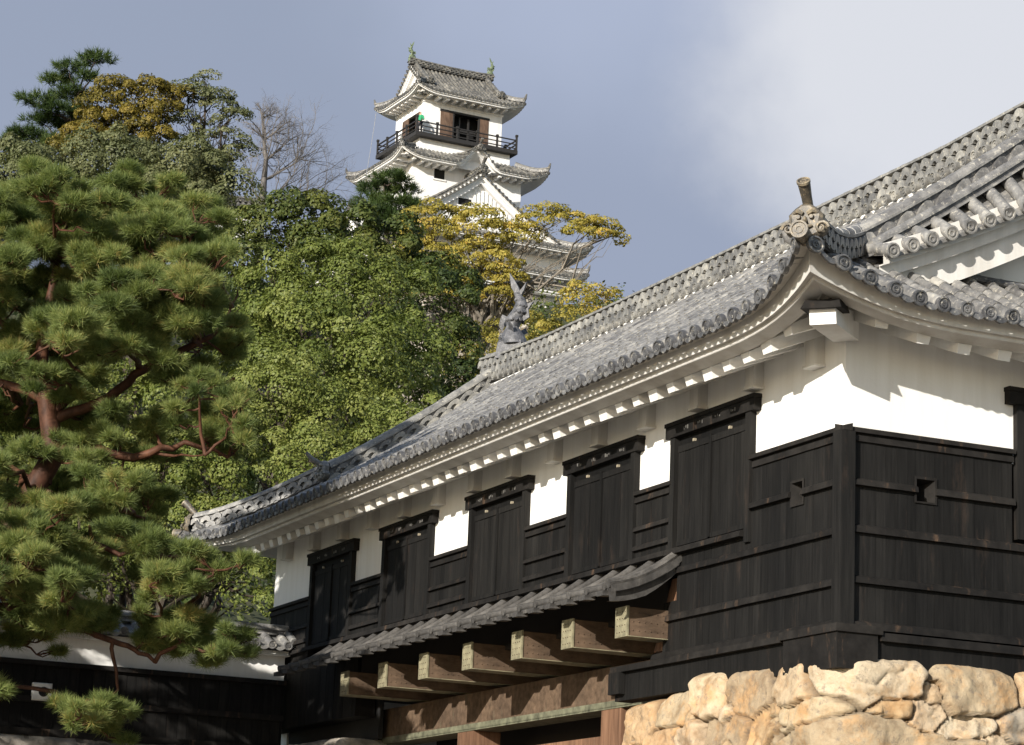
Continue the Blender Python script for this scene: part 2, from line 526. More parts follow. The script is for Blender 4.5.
# ------------------------------------------------------------------ tiled roofs
class Roof:
    """hip-and-gable (or plain hip skirt) roof over the eave rectangle, ridge along y.
    top: how far in from the eave the slope runs before it meets a wall (None: to the ridge)"""
    def __init__(self, X0, X1, Y0, Y1, zE, a, k, rise, c0, g0=None, g1=None, top=None, sp=0.3, r=0.078, tl=0.3, seg=6, tf=None, lift=None, brd=1.0):
        self.__dict__.update(locals())
        self.T = (X1 - X0) / 2 if top is None else top
    def prof(self, t):
        return self.a * t + self.k * t * t
    def rz(self, c, t):
        q = max(0.0, 1 - c / self.c0)
        return self.rise * q ** 2.2 * max(0.0, 1 - t / (self.c0 * 1.1)) ** 1.2
    def z(self, x, y):
        dx = min(x - self.X0, self.X1 - x)
        dy = min(y - self.Y0, self.Y1 - y)
        t, c = (dx, dy) if dx <= dy else (dy, dx)
        return self.zE + self.prof(max(t, 0)) + self.rz(max(c, 0), max(t, 0))
    def zs(self, side, s, t):
        L = (self.Y1 - self.Y0) if side in 'WE' else (self.X1 - self.X0)
        c = min(s, L - s)
        zz = self.zE + self.prof(t) + self.rz(max(c, 0), t)
        if self.lift:
            zz += self.lift(side, s, t)
        return zz
    def pt(self, side, s, t, dz=0.0):
        z = self.zs(side, s, t) + dz
        if side == 'W': return (self.X0 + t, self.Y0 + s, z)
        if side == 'E': return (self.X1 - t, self.Y0 + s, z)
        if side == 'S': return (self.X0 + s, self.Y0 + t, z)
        return (self.X0 + s, self.Y1 - t, z)
    def nrm(self, side):
        return {'W': (-1, 0, 0), 'E': (1, 0, 0), 'S': (0, -1, 0), 'N': (0, 1, 0)}[side]
    def tmax(self, side, s):
        L = (self.Y1 - self.Y0) if side in 'WE' else (self.X1 - self.X0)
        hip = min(s, L - s)
        if self.top is not None:
            return min(self.top, hip)
        if side in 'WE':
            if self.g0 is not None and s < self.g0 - self.Y0: return min(hip, self.T)
            if self.g1 is not None and s > self.g1 - self.Y0: return min(hip, self.T)
            return self.T
        gd = (self.g0 - self.Y0) if side == 'S' else (self.Y1 - self.g1)
        return min(hip, gd)
    def tiles(self, mb, sides='WESN', pans=True):
        for side in sides:
            L = (self.Y1 - self.Y0) if side in 'WE' else (self.X1 - self.X0)
            n = max(2, int(round(L / self.sp)))
            sp = L / n
            horiz = np.array([0, 1.0, 0]) if side in 'WE' else np.array([1.0, 0, 0])
            for i in range(n):
                s = (i + 0.5) * sp
                tm = self.tmax(side, s)
                if tm < 0.12: continue
                nt = max(1, int(round(tm / self.tl)))
                off = rnd.uniform(-.12, .12)
                ts = [0.0] + [min(tm, max(0.02, (j + off) * tm / nt)) for j in range(1, nt)] + [tm]
                for j in range(len(ts) - 1):
                    rows = []
                    lo = np.array(self.pt(side, s, ts[j], 0.004))
                    hi = np.array(self.pt(side, s, ts[j + 1] + 0.02, -0.006))
                    d = hi - lo
                    d /= np.linalg.norm(d) + 1e-9
                    up = np.cross(horiz, d)
                    if up[2] < 0: up = -up
                    jx = rnd.uniform(-.006, .006)
                    for p, rr in ((lo, self.r * 1.0), (hi, self.r * 0.90)):
                        rows.append([p + horiz * (jx + rr * cos(a_)) + up * (rr * sin(a_) * 1.05)
                                     for a_ in [-0.25 + (pi + 0.5) * q / self.seg for q in range(self.seg + 1)]])
                    t = min(1, max(0, rnd.gauss(0.5, 0.22)))
                    idx = mb.strip(rows, t)
                    mb.face(idx[0], t)
            if pans:
                # pan surface: dips between the barrels
                ns = n * 2
                nt = max(2, int(round((self.T if side in 'WE' and self.top is None else (self.top or 2.0)) / 0.3)))
                cols = []
                for i in range(ns + 1):
                    s = i * sp / 2
                    tm = self.tmax(side, min(max(s, 0.001), L - 0.001))
                    dip = -0.035 if i % 2 == 0 else -0.01
                    cols.append([self.pt(side, s, tm * q / nt, dip) for q in range(nt + 1)])
                idx = [[mb.vert(p) for p in c] for c in cols]
                for i in range(ns):
                    for q in range(nt):
                        mb.face((idx[i][q], idx[i][q + 1], idx[i + 1][q + 1], idx[i + 1][q]), rnd.uniform(.25, .7))
    def caps(self, mb, sides='WESN', seg=16, simple=False):
        for side in sides:
            L = (self.Y1 - self.Y0) if side in 'WE' else (self.X1 - self.X0)
            n = max(2, int(round(L / self.sp)))
            sp = L / n
            nv = np.array(self.nrm(side), float)
            horiz = np.array([0, 1.0, 0]) if side in 'WE' else np.array([1.0, 0, 0])
            for i in range(n):
                s = (i + 0.5) * sp
                c = np.array(self.pt(side, s, 0.0, 0.012)) + nv * 0.035 + np.array([0, 0, -0.012])
                nn = nv + np.array([0, 0, -0.12 + rnd.uniform(-.05, .05)]) + horiz * rnd.uniform(-.05, .05)
                t = min(1, max(0, rnd.gauss(0.22, 0.18)))
                if simple:
                    mb.disc(c, nn, self.r * 1.12, 0.08, seg, t, [(1.0, -.08), (1.0, 0)])
                else:
                    mb.disc(c, nn, self.r * 1.12, 0.06, seg, t)
                    for q in range(3):
                        a_ = pi / 2 + q * 2 * pi / 3
                        b = c + nv * (-0.012) + horiz * 0.016 * cos(a_) + np.array([0, 0, 0.016 * sin(a_)])
                        mb.disc(b, nn, 0.013, 0.01, 6, t, [(1.0, -.01), (.8, 0.006)])
                # pan tile end hanging between two round ends
                if i < n - 1:
                    p0 = np.array(self.pt(side, s + self.r * .8, 0.0)) + nv * 0.012
                    p1 = np.array(self.pt(side, s + sp - self.r * .8, 0.0)) + nv * 0.012
                    w = p1 - p0
                    top = [p0 + w * q + np.array([0, 0, 0.0 - 0.035 * sin(pi * q)]) for q in (0, .25, .5, .75, 1)]
                    bot = [p0 + w * q + np.array([0, 0, -0.05 - 0.045 * sin(pi * q)]) for q in (0, .25, .5, .75, 1)]
                    mb.strip([top, bot], min(1, max(0, rnd.gauss(.42, .2))))
                    mb.strip([bot, [b - nv * 0.04 for b in bot]], .3)
    def ring(self, mb, prof, n=40, t=0.5, sides='WESN'):
        """sweep a profile of (inset, dz below the eave) round the eaves"""
        for side in sides:
            L = (self.Y1 - self.Y0) if side in 'WE' else (self.X1 - self.X0)
            rows = []
            for d, dz in prof:
                row = []
                for i in range(n + 1):
                    q = i / n
                    q = 0.5 - 0.5 * cos(pi * q)          # denser near the corners
                    s = d + q * (L - 2 * d)
                    z = self.zE + self.rz(max(0, min(s, L - s) - d), 0.0) * (1.0 if dz > -.05 else self.brd) + dz
                    if self.lift:
                        z += self.lift(side, s, 0.0) * max(0, 1 - d / 1.6)
                    p = {'W': (self.X0 + d, self.Y0 + s), 'E': (self.X1 - d, self.Y0 + s), 'S': (self.X0 + s, self.Y0 + d), 'N': (self.X0 + s, self.Y1 - d)}[side]
                    row.append((p[0], p[1], z))
                rows.append(row)
            mb.strip(rows, t)

def ridge_stack(mb, path, width, height, rows, sp, r, top_r=None, discs=False, seg=6, sides=(1, -1), tile=0.3):
    """ridge of stacked tiles: core, rows of curved tiles on the sides, round cover tiles on top"""
    path = [np.array(p, float) for p in path]
    seglen = [np.linalg.norm(b - a) for a, b in zip(path[:-1], path[1:])]
    tot = sum(seglen)
    def pos(d):
        d = min(max(d, 0), tot)
        for i, L in enumerate(seglen):
            if d <= L or i == len(seglen) - 1:
                q = d / L
                tg = path[i + 1] - path[i]
                return path[i] * (1 - q) + path[i + 1] * q, tg / np.linalg.norm(tg)
            d -= L
    upv = np.array([0, 0, 1.0])
    st = [pos(tot * i / max(1, int(tot / 0.4))) for i in range(int(tot / 0.4) + 1)]
    def side_of(tg):
        s = np.cross(tg, upv)
        return s / np.linalg.norm(s)
    # core
    rowsv = []
    for p, tg in st:
        s = side_of(tg) * width * .5 * .8
        rowsv.append([p - s, p + s, p + s + upv * height, p - s + upv * height])
    idx = mb.strip(rowsv, .0, True)  # darkest tint: shade in the gaps between curved tiles is put into the colour
    mb.face(idx[0], .35); mb.face(idx[-1], .35)
    # flat course above the curved rows
    for hgt, wd, th in ((height, width * 1.12, 0.035), (height * 0.04, width * 1.1, 0.03)):
        rv = []
        for p, tg in st:
            s = side_of(tg) * wd * .5
            b = p + upv * hgt
            rv.append([b - s, b + s, b + s + upv * th, b - s + upv * th])
        mb.strip(rv, .6, True)
    # round cover tiles on top
    tr = top_r or width * .42
    n = max(1, int(tot / tile))
    for i in range(n):
        a, tg = pos(tot * i / n)
        b, _ = pos(tot * (i + 1) / n + .015)
        s = side_of(tg)
        rws = []
        for p, rr in ((a, tr * .94), (b, tr)):
            rws.append([p + upv * (height + .03 + rr * sin(q) * .9) + s * rr * cos(q) for q in [pi * k / seg for k in range(seg + 1)]])
        t = min(1, max(0, rnd.gauss(.5, .2)))
        ix = mb.strip(rws, t)
        mb.face(ix[0], t); mb.face(ix[-1], t)
    # curved side tiles
    n = max(1, int(tot / sp))
    rh = height / (rows + (1 if discs else 0) + .3)
    for sd in sides:
        for k in range(rows):
            for i in range(n):
                d = (i + (0.5 if k % 2 else 0.0) + .25) * tot / n
                if d > tot: continue
                p, tg = pos(d)
                s = side_of(tg) * sd
                c = p + upv * ((k + (1.15 if discs else .15)) * rh)
                rr = sp * .5
                t = min(1, max(0, rnd.gauss(.55, .25)))
                outer = [c + tg * rr * cos(q) + upv * rh * 1.05 * sin(q) + s * (width * .5 + .03) for q in [pi * m / seg for m in range(seg + 1)]]
                back = [q_ - s * (.03 + width * .12) for q_ in outer]
                inner = [c + tg * rr * .40 * cos(q) + upv * rh * .26 * sin(q) + s * (width * .5 + .03) for q in [pi * m / seg for m in range(seg + 1)]]
                inb = [q_ - s * (.03 + width * .1) for q_ in inner]
                mb.strip([back, outer, inner, inb], t)
        if discs:
            for i in range(n):
                d = (i + .5) * tot / n
                p, tg = pos(d)
                s = side_of(tg) * sd
                mb.disc(p + upv * rh * .62 + s * (width * .5 + .10), s + upv * -.1, min(rh, sp) * .52, .12, 10, min(1, max(0, rnd.gauss(.5, .2))))

def gable_end(mbw, mbt, mbb, R, yg, sgn, verge, barge_h, base_t, sp=0.3, seg=8, rows=1, roll=0.0):
    """white gable wall, barge boards and the row of tiles along the verge.  sgn -1: gable looks to -y"""
    xc = (R.X0 + R.X1) / 2
    xs = [R.X0 + base_t + (xc - R.X0 - base_t) * i / 14 for i in range(15)]
    zt = lambda x: R.zE + R.prof(min(x - R.X0, R.X1 - x))
    full = xs + [2 * xc - x for x in xs[-2::-1]]
    zv = lambda x: zt(x) - roll * max(0, min(x - R.X0, R.X1 - x) - base_t)
    zb = R.zE + R.prof(base_t) - .05
    # wall
    top = [(x, yg, zv(x) - .06) for x in full]
    bot = [(x, yg, zb) for x in full]
    mbw.strip([top, bot])
    yo = yg + sgn * verge
    # barge boards in three steps
    for k, (d0, d1, yy) in enumerate(((-.10, .16, yo), (.14, .30, yo - sgn * .09), (.28, barge_h, yo - sgn * .18))):
        a = [(x, yy, zv(x) - d0 - .04) for x in full]
        b = [(x, yy, zv(x) - d1 - .04) for x in full]
        c = [(x, yy - sgn * .35, zv(x) - d1 - .04) for x in full]
        mbb.strip([a, b, c])
    # verge tiles
    n = int((xc - R.X0 - base_t + .2) / sp * 1.15)
    for i in range(n + 1):
        for m in (0, 1):
            x = R.X0 + base_t + .05 + (xc - R.X0 - base_t - .1) * i / n
            if m: x = 2 * xc - x
            z = zt(x)
            p0 = np.array((x, yo - sgn * .42, z + .06))
            p1 = np.array((x, yo + sgn * .12, zv(x) - .07))
            t = min(1, max(0, rnd.gauss(.5, .2)))
            mbt.tube([p0, (p0 + p1) / 2 + np.array([0, 0, .015]), p1], R.r, seg, t)
            if rows:
                mbt.disc(p1 + np.array((0, sgn * .02, 0)), (0, sgn, -.2), R.r * 1.12, .05, max(8, seg + 4), t)
    # flat tiles under them
    a = [(x, yo - sgn * .45, zt(x) + .02) for x in full]
    b = [(x, yo + sgn * .06, zv(x) - .10) for x in full]
    c = [(x, yo + sgn * .06, zv(x) - .15) for x in full]
    mbt.strip([a, b, c], .4)

def oni_tile(mb, c, d, s=1.0, spike=True):
    """ogre-face ridge end: shield with scrolls, brow, and a round tile rearing above it"""
    c = np.array(c, float)
    d = np.array([d[0], d[1], 0.0]); d /= np.linalg.norm(d)
    w = np.cross(d, (0, 0, 1.0))
    u = np.array([0, 0, 1.0])
    P = lambda a, b, h: c + w * a * s + u * b * s + d * h * s
    out = [(-.26, 0), (-.30, .08), (-.22, .16), (-.24, .27), (-.15, .36), (-.06, .42), (.06, .42), (.15, .36), (.24, .27), (.22, .16), (.30, .08), (.26, 0), (.12, -.06), (0, -.02), (-.12, -.06)]
    mb.strip([[P(a, b, -.06) for a, b in out], [P(a, b, .05) for a, b in out], [P(a * .8, b * .85 + .03, .09) for a, b in out]], .4, True)
    mb.poly([P(a * .8, b * .85 + .03, .09) for a, b in out], .4)
    for sg in (-1, 1):
        pts = []
        for k in range(14):
            a = k * 0.62
            rr = .095 * (1 - k / 16)
            pts.append(P(sg * (.23 + rr * cos(a)), .06 + rr * sin(a), .10 + .004 * k))
        mb.tube(pts, [.028 * s * (1 - k / 22) for k in range(14)], 6, .75)
        mb.tube([P(sg * .03, .27, .11), P(sg * .10, .31, .12), P(sg * .17, .28, .09)], [.03 * s, .035 * s, .015 * s], 6, .8)
        mb.disc(P(sg * .09, .22, .115), d, .04 * s, .04, 8, .2, [(1, -.03), (.7, .02)])
    mb.tube([P(-.10, .10, .11), P(0, .07, .14), P(.10, .10, .11)], [.02 * s, .03 * s, .02 * s], 6, .7)
    mb.tube([P(0, .22, .10), P(0, .15, .15), P(0, .12, .12)], [.02 * s, .04 * s, .02 * s], 6, .7)
    if spike:
        p0, p1 = P(0, .36, -.14), P(0, .70, .22)
        mb.tube([p0, (p0 + p1) / 2, p1], [.07 * s, .075 * s, .092 * s], 12, .0)
        mb.disc(p1 + .01 * d, (p1 - p0), .095 * s, .03, 18, .95)

def fish(name, parent, base, d, h, mat, wid=.72):
    """shachi: head down on the ridge, tail curling up to a pointed fin"""
    mb = MB()
    base = np.array(base, float)
    d = np.array([d[0], d[1], 0.0]); d /= np.linalg.norm(d)   # the way the head looks
    u = np.array([0, 0, 1.0]); w = np.cross(d, u)
    P = lambda a, b, c=0: base + d * a * h + u * b * h + w * c * h
    spine = [(-.05, .0, .20), (.0, .14, .19), (.02, .28, .10), (-.02, .42, .14), (-.10, .54, .12), (-.13, .64, .10), (-.09, .74, .075), (-.03, .83, .05)]
    rows = []
    for a, b, r in spine:
        rows.append([P(a + r * cos(q), b + .03 * sin(q * 3) * 0, r * wid * sin(q)) for q in [2 * pi * k / 10 for k in range(10)]])
    idx = mb.strip(rows, .5, True)
    mb.face(idx[0], .5); mb.face(idx[-1], .5)
    # scales
    for j in range(2, 7):
        a, b, r = spine[j]
        for k in range(10):
            q = 2 * pi * (k + .5 * (j % 2)) / 10
            mb.disc(P(a + r * 1.0 * cos(q), b - .02, r * (wid + .02) * sin(q)), d * cos(q) + w * sin(q) + u * .35, .045 * h, .02 * h, 8, rnd.uniform(.3, .9), [(1, -.02 * h), (.8, .004)])
    # tail fins
    def fin(pts, th, t=.6):
        f_ = [P(a, b, th) for a, b in pts]; g_ = [P(a, b, -th) for a, b in pts]
        mb.poly(f_, t); mb.poly(g_[::-1], t)
        mb.strip([f_, g_], t, True)
    fin([(-.12, .78), (-.02, .80), (.06, .92), (.10, 1.16), (.00, 1.02), (-.06, .92)], .018)
    fin([(-.10, .76), (-.02, .78), (-.13, .90), (-.20, .99), (-.16, .86)], .018)
    fin([(.15, .30), (.24, .40), (.20, .50), (.12, .46), (.08, .40)], .015)
    fin([(-.16, .36), (-.27, .42), (-.25, .56), (-.33, .66), (-.22, .64), (-.15, .56)], .015)
    for sg in (-1, 1):
        mb.poly([P(.02, .22, sg * .13), P(-.06, .34, sg * .30), P(-.12, .24, sg * .26), P(-.08, .16, sg * .14)], .5)
        mb.poly([P(.16, .20, sg * .07), P(.20, .30, sg * .12), P(.15, .44, sg * .14), P(.11, .28, sg * .10)], .5)     # ears
        mb.disc(P(.17, .16, sg * .07), d + w * sg * .5, .035 * h, .03 * h, 8, .2, [(1, -.03), (.7, .02 * h)])
    mb.tube([P(.12, .04, -.1), P(.22, .05, 0), P(.12, .04, .1)], [.04 * h, .055 * h, .04 * h], 6, .5)
    mb.tube([P(.14, .12, -.09), P(.22, .13, 0), P(.14, .12, .09)], [.03 * h, .04 * h, .03 * h], 6, .5)
    # saddle tile it stands on
    f_ = [(-.22, -.22), (.24, -.22), (.20, .02), (.05, .06), (-.20, .04)]
    mb.strip([[P(a, b, .13) for a, b in f_], [P(a, b, -.13) for a, b in f_]], .4, True)
    mb.poly([P(a, b, .13) for a, b in f_], .4); mb.poly([P(a, b, -.13) for a, b in f_][::-1], .4)
    return mb.build(name, mat, parent, smooth=50)

# ------------------------------------------------------------------ ground and hill
def structure(o):
    o['kind'] = 'structure'
    return o
g = MB()
g.poly([(-3000, -1500, 0), (3000, -1500, 0), (3000, 6000, 0), (-3000, 6000, 0)])
structure(g.build('ground', M['ground']))

def hill_z(x, y):
    x, y = np.asarray(x, float), np.asarray(y, float)
    s = np.clip((y - 52) / 62, 0, 1)
    rt = np.clip((x + .16 * y) / (.10 * y), 0, 1)          # gentler below the keep, steeper under the left skyline trees
    mid = 31.0 - 7.0 * rt
    h = np.where(s < 1, mid * (s ** 1.15), mid + (42.5 - mid) * np.clip((y - 114) / 42, 0, 1) ** 1.1)
    h = h * np.clip((330 - y) / 110, 0, 1) ** 0.7
    side = np.clip((x - (2 + (y - 52) * 0.03)) / 34, 0, 1)
    h = h * (1 - side * side * (3 - 2 * side))
    left = np.clip((-x - 75) / 90, 0, 1)
    h = h * (1 - left * left * (3 - 2 * left))
    h = h + (fbm(np.stack([x.ravel() * .11, y.ravel() * .11, 0 * x.ravel()], 1), 4).reshape(x.shape) - .5) * 2.4 * np.clip(h / 4, 0, 1)
    return h - 0.3
xs = np.linspace(-190, 70, 150); ys = np.linspace(48, 335, 160)
gx, gy = np.meshgrid(xs, ys)
gz = hill_z(gx, gy)
V = np.stack([gx.ravel(), gy.ravel(), gz.ravel()], 1)
ii = np.arange(len(ys) - 1)[:, None] * len(xs) + np.arange(len(xs) - 1)[None, :]
ii = ii.ravel()
F = np.stack([ii, ii + 1, ii + 1 + len(xs), ii + len(xs)], 1)
structure(np_mesh('hill', V, F, np.full(len(F), .5), M['hill'], smooth=True))
def hz(x, y):
    return float(hill_z(np.array([x]), np.array([y]))[0])

# ------------------------------------------------------------------ the gate house
D = 28.0
_d = ray(844, 560)
C0 = np.array([_d[0], _d[1], 0]) * D / hypot(_d[0], _d[1])
GW, GL = 7.2, 19.6            # width of the short face, length of the long face
O = 1.2                        # eave overhang
gate = thing('gate_house', 'long white and black castle gate house with grey tiled roof, nearest building', 'gate', (C0[0], C0[1], 0), YAW)
# local frame: x runs into the building along the short face, y along the long face, away from the camera

m = MB()
m.box((0, 0, 7.40), (.3, GL, 9.05)); m.box((.3, 0, 7.40), (GW, .3, 9.05))
m.box((GW - .3, .3, 4.9), (GW, GL, 9.05)); m.box((.3, GL - .3, 4.9), (GW - .3, GL, 9.05))
m.build('wall', M['plaster'], gate)
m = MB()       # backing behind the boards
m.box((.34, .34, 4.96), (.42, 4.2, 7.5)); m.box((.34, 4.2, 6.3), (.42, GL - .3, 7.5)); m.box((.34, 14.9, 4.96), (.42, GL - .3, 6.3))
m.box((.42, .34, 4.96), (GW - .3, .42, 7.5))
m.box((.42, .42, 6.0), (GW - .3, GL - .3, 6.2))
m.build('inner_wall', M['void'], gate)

def face_left(s, n, z):  # s along the face, n outward
    return (-n, s, z)
def face_right(s, n, z):
    return (s, -n, z)

def boards(mb, fc, s0, s1, z0, z1, hole=None, w=0.155, flip=False):
    s = s0
    while s < s1 - .02:
        e = min(s1, s + w * rnd.uniform(.8, 1.2))
        if s1 - e < .06: e = s1
        if hole:
            for hb in hole[:2]:
                if s < hb - 1e-6 and e > hb - .03: e = hb
        n = .045 + rnd.uniform(-.003, .003)
        t = min(1, max(0, rnd.gauss(.5, .25)))
        segs = [(z0, z1)]
        if hole and (s + e) / 2 > hole[0] and (s + e) / 2 < hole[1]:
            segs = [(z0, hole[2]), (hole[3], z1)]
        for a, b in segs:
            mb.hexa([fc(s + .001, -.3, a), fc(e - .001, -.3, a), fc(e - .001, n, a), fc(s + .001, n, a),
                     fc(s + .001, -.3, b), fc(e - .001, -.3, b), fc(e - .001, n - .004, b), fc(s + .001, n - .004, b)], t)
        s = e

def rail(fc, s0, s1, z0, z1, n1, n0=.03, name='rail', mat='black_rail', slope=.03):
    mb = MB()
    k = max(1, int((s1 - s0) / 1.9))
    for i in range(k):
        a, b = s0 + (s1 - s0) * i / k, s0 + (s1 - s0) * (i + 1) / k
        e = rnd.uniform(-.004, .004)
        mb.hexa([fc(a, n0, z0 + e), fc(b, n0, z0 + e), fc(b, n1 + e, z0 + e), fc(a, n1 + e, z0 + e),
                 fc(a, n0, z1), fc(b, n0, z1), fc(b, n1 + e - .01, z1 - slope), fc(a, n1 + e - .01, z1 - slope)], rnd.uniform(.3, .9))
    return mb.build(name, M[mat], gate)

LH = (.92, 1.17, 6.80, 7.06)                     # loophole: s0 s1 z0 z1
def clad(*panels):
    mb = MB()
    for p_ in panels: boards(mb, *p_)
    mb.build('wood_cladding', M['black_wood'], gate)
mb = MB()
boards(mb, face_left, .05, 2.05, 5.3, 7.5, (LH[0] - .1, LH[1] - .1, LH[2], LH[3]))
boards(mb, face_left, 2.05, 3.88, 5.3, 6.60)
boards(mb, face_left, 3.88, 4.22, 5.3, 6.0)
WIN = [2.02, 5.06, 8.48, 12.02, 15.45]           # right jamb of each window
for a, b in zip([4.04] + [w + 2.04 for w in WIN[1:]], WIN[1:] + [GL]):
    clad((face_left, a, b, 6.40, 7.5))
clad((face_left, 15.0, GL, 5.3, 6.42))
mb.build('wood_cladding', M['black_wood'], gate)
mb = MB()
boards(mb, face_right, .05, 2.25, 5.3, 7.5, LH)
boards(mb, face_right, 2.25, GW, 5.3, 6.42)
clad((face_right, 4.45, GW, 6.42, 7.5))
mb.build('wood_cladding', M['black_wood'], gate)

# loopholes with splayed cheeks
for fc, dx in ((face_left, -.1), (face_right, 0.0)):
    a, b, z0, z1 = LH[0] + dx, LH[1] + dx, LH[2], LH[3]
    mb = MB()
    ou = [(a, z0), (b, z0), (b, z1), (a, z1)]
    inn = [(a + .05, z0 + .06), (b - .10, z0 + .06), (b - .10, z1 - .05), (a + .05, z1 - .05)]
    mb.strip([[fc(s, .062, z) for s, z in [(a - .03, z0 - .02), (b + .03, z0 - .02), (b + .03, z1 + .03), (a - .03, z1 + .03)]],
              [fc(s, .064, z) for s, z in ou], [fc(s, -.20, z) for s, z in inn]], .8, True)
    mb.poly([fc(s, -.20, z) for s, z in inn], 0.0)
    mb.build('loophole', M['black_rail'], gate)

# corner post and framing
mb = MB()
mb.box((-.125, -.125, 5.28), (.06, .06, 7.50), .7)
mb.build('corner_post', M['black_wood'], gate)
for fc, s1 in ((face_left, 2.0), (face_right, 2.26)):
    rail(fc, .062, s1, 7.40, 7.50, .07)
    for a, b in ((.062, LH[0] - (.1 if fc is face_left else 0)), (LH[1] - (.1 if fc is face_left else 0), s1)):
        rail(fc, a, b, 6.89, 6.985, .105)
def cap(fc, s0, s1, n=.10, z=7.50):
    mb = MB()
    mb.hexa([fc(s0, -.02, z), fc(s1, -.02, z), fc(s1, n, z), fc(s0, n, z), fc(s0, -.02, z + .085), fc(s1, -.02, z + .085), fc(s1, n, z + .05), fc(s0, n, z + .05)], .8)
    mb.build('cap_rail', M['black_rail'], gate)
cap(face_left, -.13, 2.04)
cap(face_right, -.127, 2.27)
rail(face_left, .062, 3.85, 6.33, 6.43, .10)
rail(face_right, .062, GW, 6.36, 6.46, .10)
rail(face_left, .062, 4.25, 5.75, 5.85, .10)
rail(face_right, .062, GW, 5.78, 5.88, .10)
rail(face_left, 2.15, GL, 6.58, 6.68, .14, name='sill_rail')
for a, b in zip([4.07] + [w + 2.05 for w in WIN[1:]], WIN[1:] + [GL]):
    cap(face_left, a - .04, b - .01)
    rail(face_left, a, b, 7.40, 7.50, .075)
    rail(face_left, a, b, 7.02, 7.10, .09)
    rail(face_left, a, b, 6.76, 6.85, .09)
cap(face_right, 4.44, GW)
rail(face_right, 4.44, GW, 6.90, 6.985, .11)
# base sill with its weather boards
rail(face_left, 1.0, 5.35, 5.18, 5.29, .22, name='base_sill')
rail(face_left, .062, 4.4, 5.285, 5.38, .12, name='base_sill')
rail(face_right, .37, GW, 5.14, 5.26, .22, name='base_sill')
rail(face_right, .062, GW, 5.265, 5.37, .12, name='base_sill')
mb = MB()
mb.box((-.24, -.24, 5.20), (.37, 1.0, 5.29), .9)
mb.box((-.21, -.21, 4.80), (.32, .95, 5.202), .35)
mb.build('corner_block', M['black_rail'], gate)
mb = MB()
mb.box((-.15, .95, 4.82), (.1, 5.30, 5.20), .3); mb.box((.32, -.15, 4.82), (GW, .1, 5.16), .3)
mb.box((-.24, 5.02, 4.90), (.1, 5.33, 5.178), .35)
mb.build('weather_board', M['black_wood'], gate)

# windows
def window(fc, s0, first=None):
    flip = fc is face_right
    Lw = 2.05
    def put(name, boxes, mat, par):
        mb = MB()
        for (a, b, n0, n1, z0, z1, t) in boxes:
            mb.hexa([fc(s0 + a, n0, z0), fc(s0 + b, n0, z0), fc(s0 + b, n1, z0), fc(s0 + a, n1, z0),
                     fc(s0 + a, n0, z1), fc(s0 + b, n0, z1), fc(s0 + b, n1, z1), fc(s0 + a, n1, z1)], t)
        return mb.build(name, mat, par)
    fr = put('window', [(0, .12, -.02, .085, 6.50, 8.12, .7), (Lw - .12, Lw, -.02, .085, 6.50, 8.12, .6), (1.03, 1.09, .012, .055, 6.70, 8.0, .1),
                        (.13, Lw - .13, -.30, .012, 6.6, 8.12, 0.0)], M['black_wood'], gate)
    bx = [(-.13, Lw + .11, -.02, .12, 8.25, 8.30, .35), (-.12, Lw + .10, -.02, .105, 8.10, 8.248, .3)]
    put('hood', bx, M['black_rail'], fr)
    flk = [(.30 + i * .42 + rnd.uniform(-.04, .04) + rnd.uniform(0, .12) * 0, 0) for i in range(4)]
    put('nail_plate', [(a + q * .05, a + q * .05 + rnd.uniform(.01, .035), .09, .1075, 8.15 + rnd.uniform(0, .02), 8.185 + rnd.uniform(0, .02), .5) for a, _ in flk for q in range(3)], M['worn'], fr)
    for a, b in ((.14, 1.03), (1.09, Lw - .14)):
        bs = []
        n = 5
        for i in range(n):
            bs.append((a + (b - a) * i / n + .001, a + (b - a) * (i + 1) / n - .001, .013, .028 + rnd.uniform(-.004, .004), 6.69, 7.97, rnd.uniform(.3, .95)))
        bs += [(a, b, .014, .042, 7.90, 7.98, .8), (a, b, .014, .04, 6.69, 6.75, .6)]
        put('shutter', bs, M['black_wood'], fr)
        put('peg', [((a + b) / 2 - .02, (a + b) / 2 + .02, .014, .05, 7.985, 8.02, .5)], M['brass'], fr)
    return fr
for w in WIN: window(face_left, w)
window(face_right, 2.30)

# deep eaves: main roof
FE = .95                       # eave overhang at the far end
RF = Roof(-O, GW + O, -O, GL + FE, 8.79, .525, .0285, .42, 2.1, g0=.32, g1=GL - 1.4, sp=.305, r=.080, tl=.31, seg=6, brd=.70)
def sweep_out(p):
    """the eaves swing outwards as well as up at the corners"""
    x, y, z = p
    cx, sx = (x + O, -1) if x < GW / 2 else (GW + O - x, 1)
    cy, sy = (y + O, -1) if y < GL / 2 else (GL + FE - y, 1)
    f = max(0, min(1, 1 - cx / 1.5)) ** 2 * max(0, min(1, 1 - cy / 1.5)) ** 2 * .34
    if sy > 0:
        z -= .68 * RF.rz(max(cx, cy, 0), max(min(cx, cy), 0))
    return (x + sx * f, y + sy * f, z)
mb = MB(sweep_out); RF.tiles(mb); roof = mb.build('roof', M['tile'], gate, smooth=60)
mb = MB(sweep_out); RF.caps(mb, 'WS', 18); RF.caps(mb, 'EN', 8, True); mb.build('eave_tiles', M['tile_cap'], gate, smooth=40)
mb = MB(sweep_out)
RF.ring(mb, [(0.03, -.03), (0.16, -.035), (.17, -.15), (.175, -.168), (.235, -.17), (.24, -.205), (.25, -.217), (.30, -.22), (.455, -.262), (.47, -.22), (.9, -.02), (1.25, .12)], 60)
mb.build('soffit', M['plaster_eave'], gate, smooth=30)

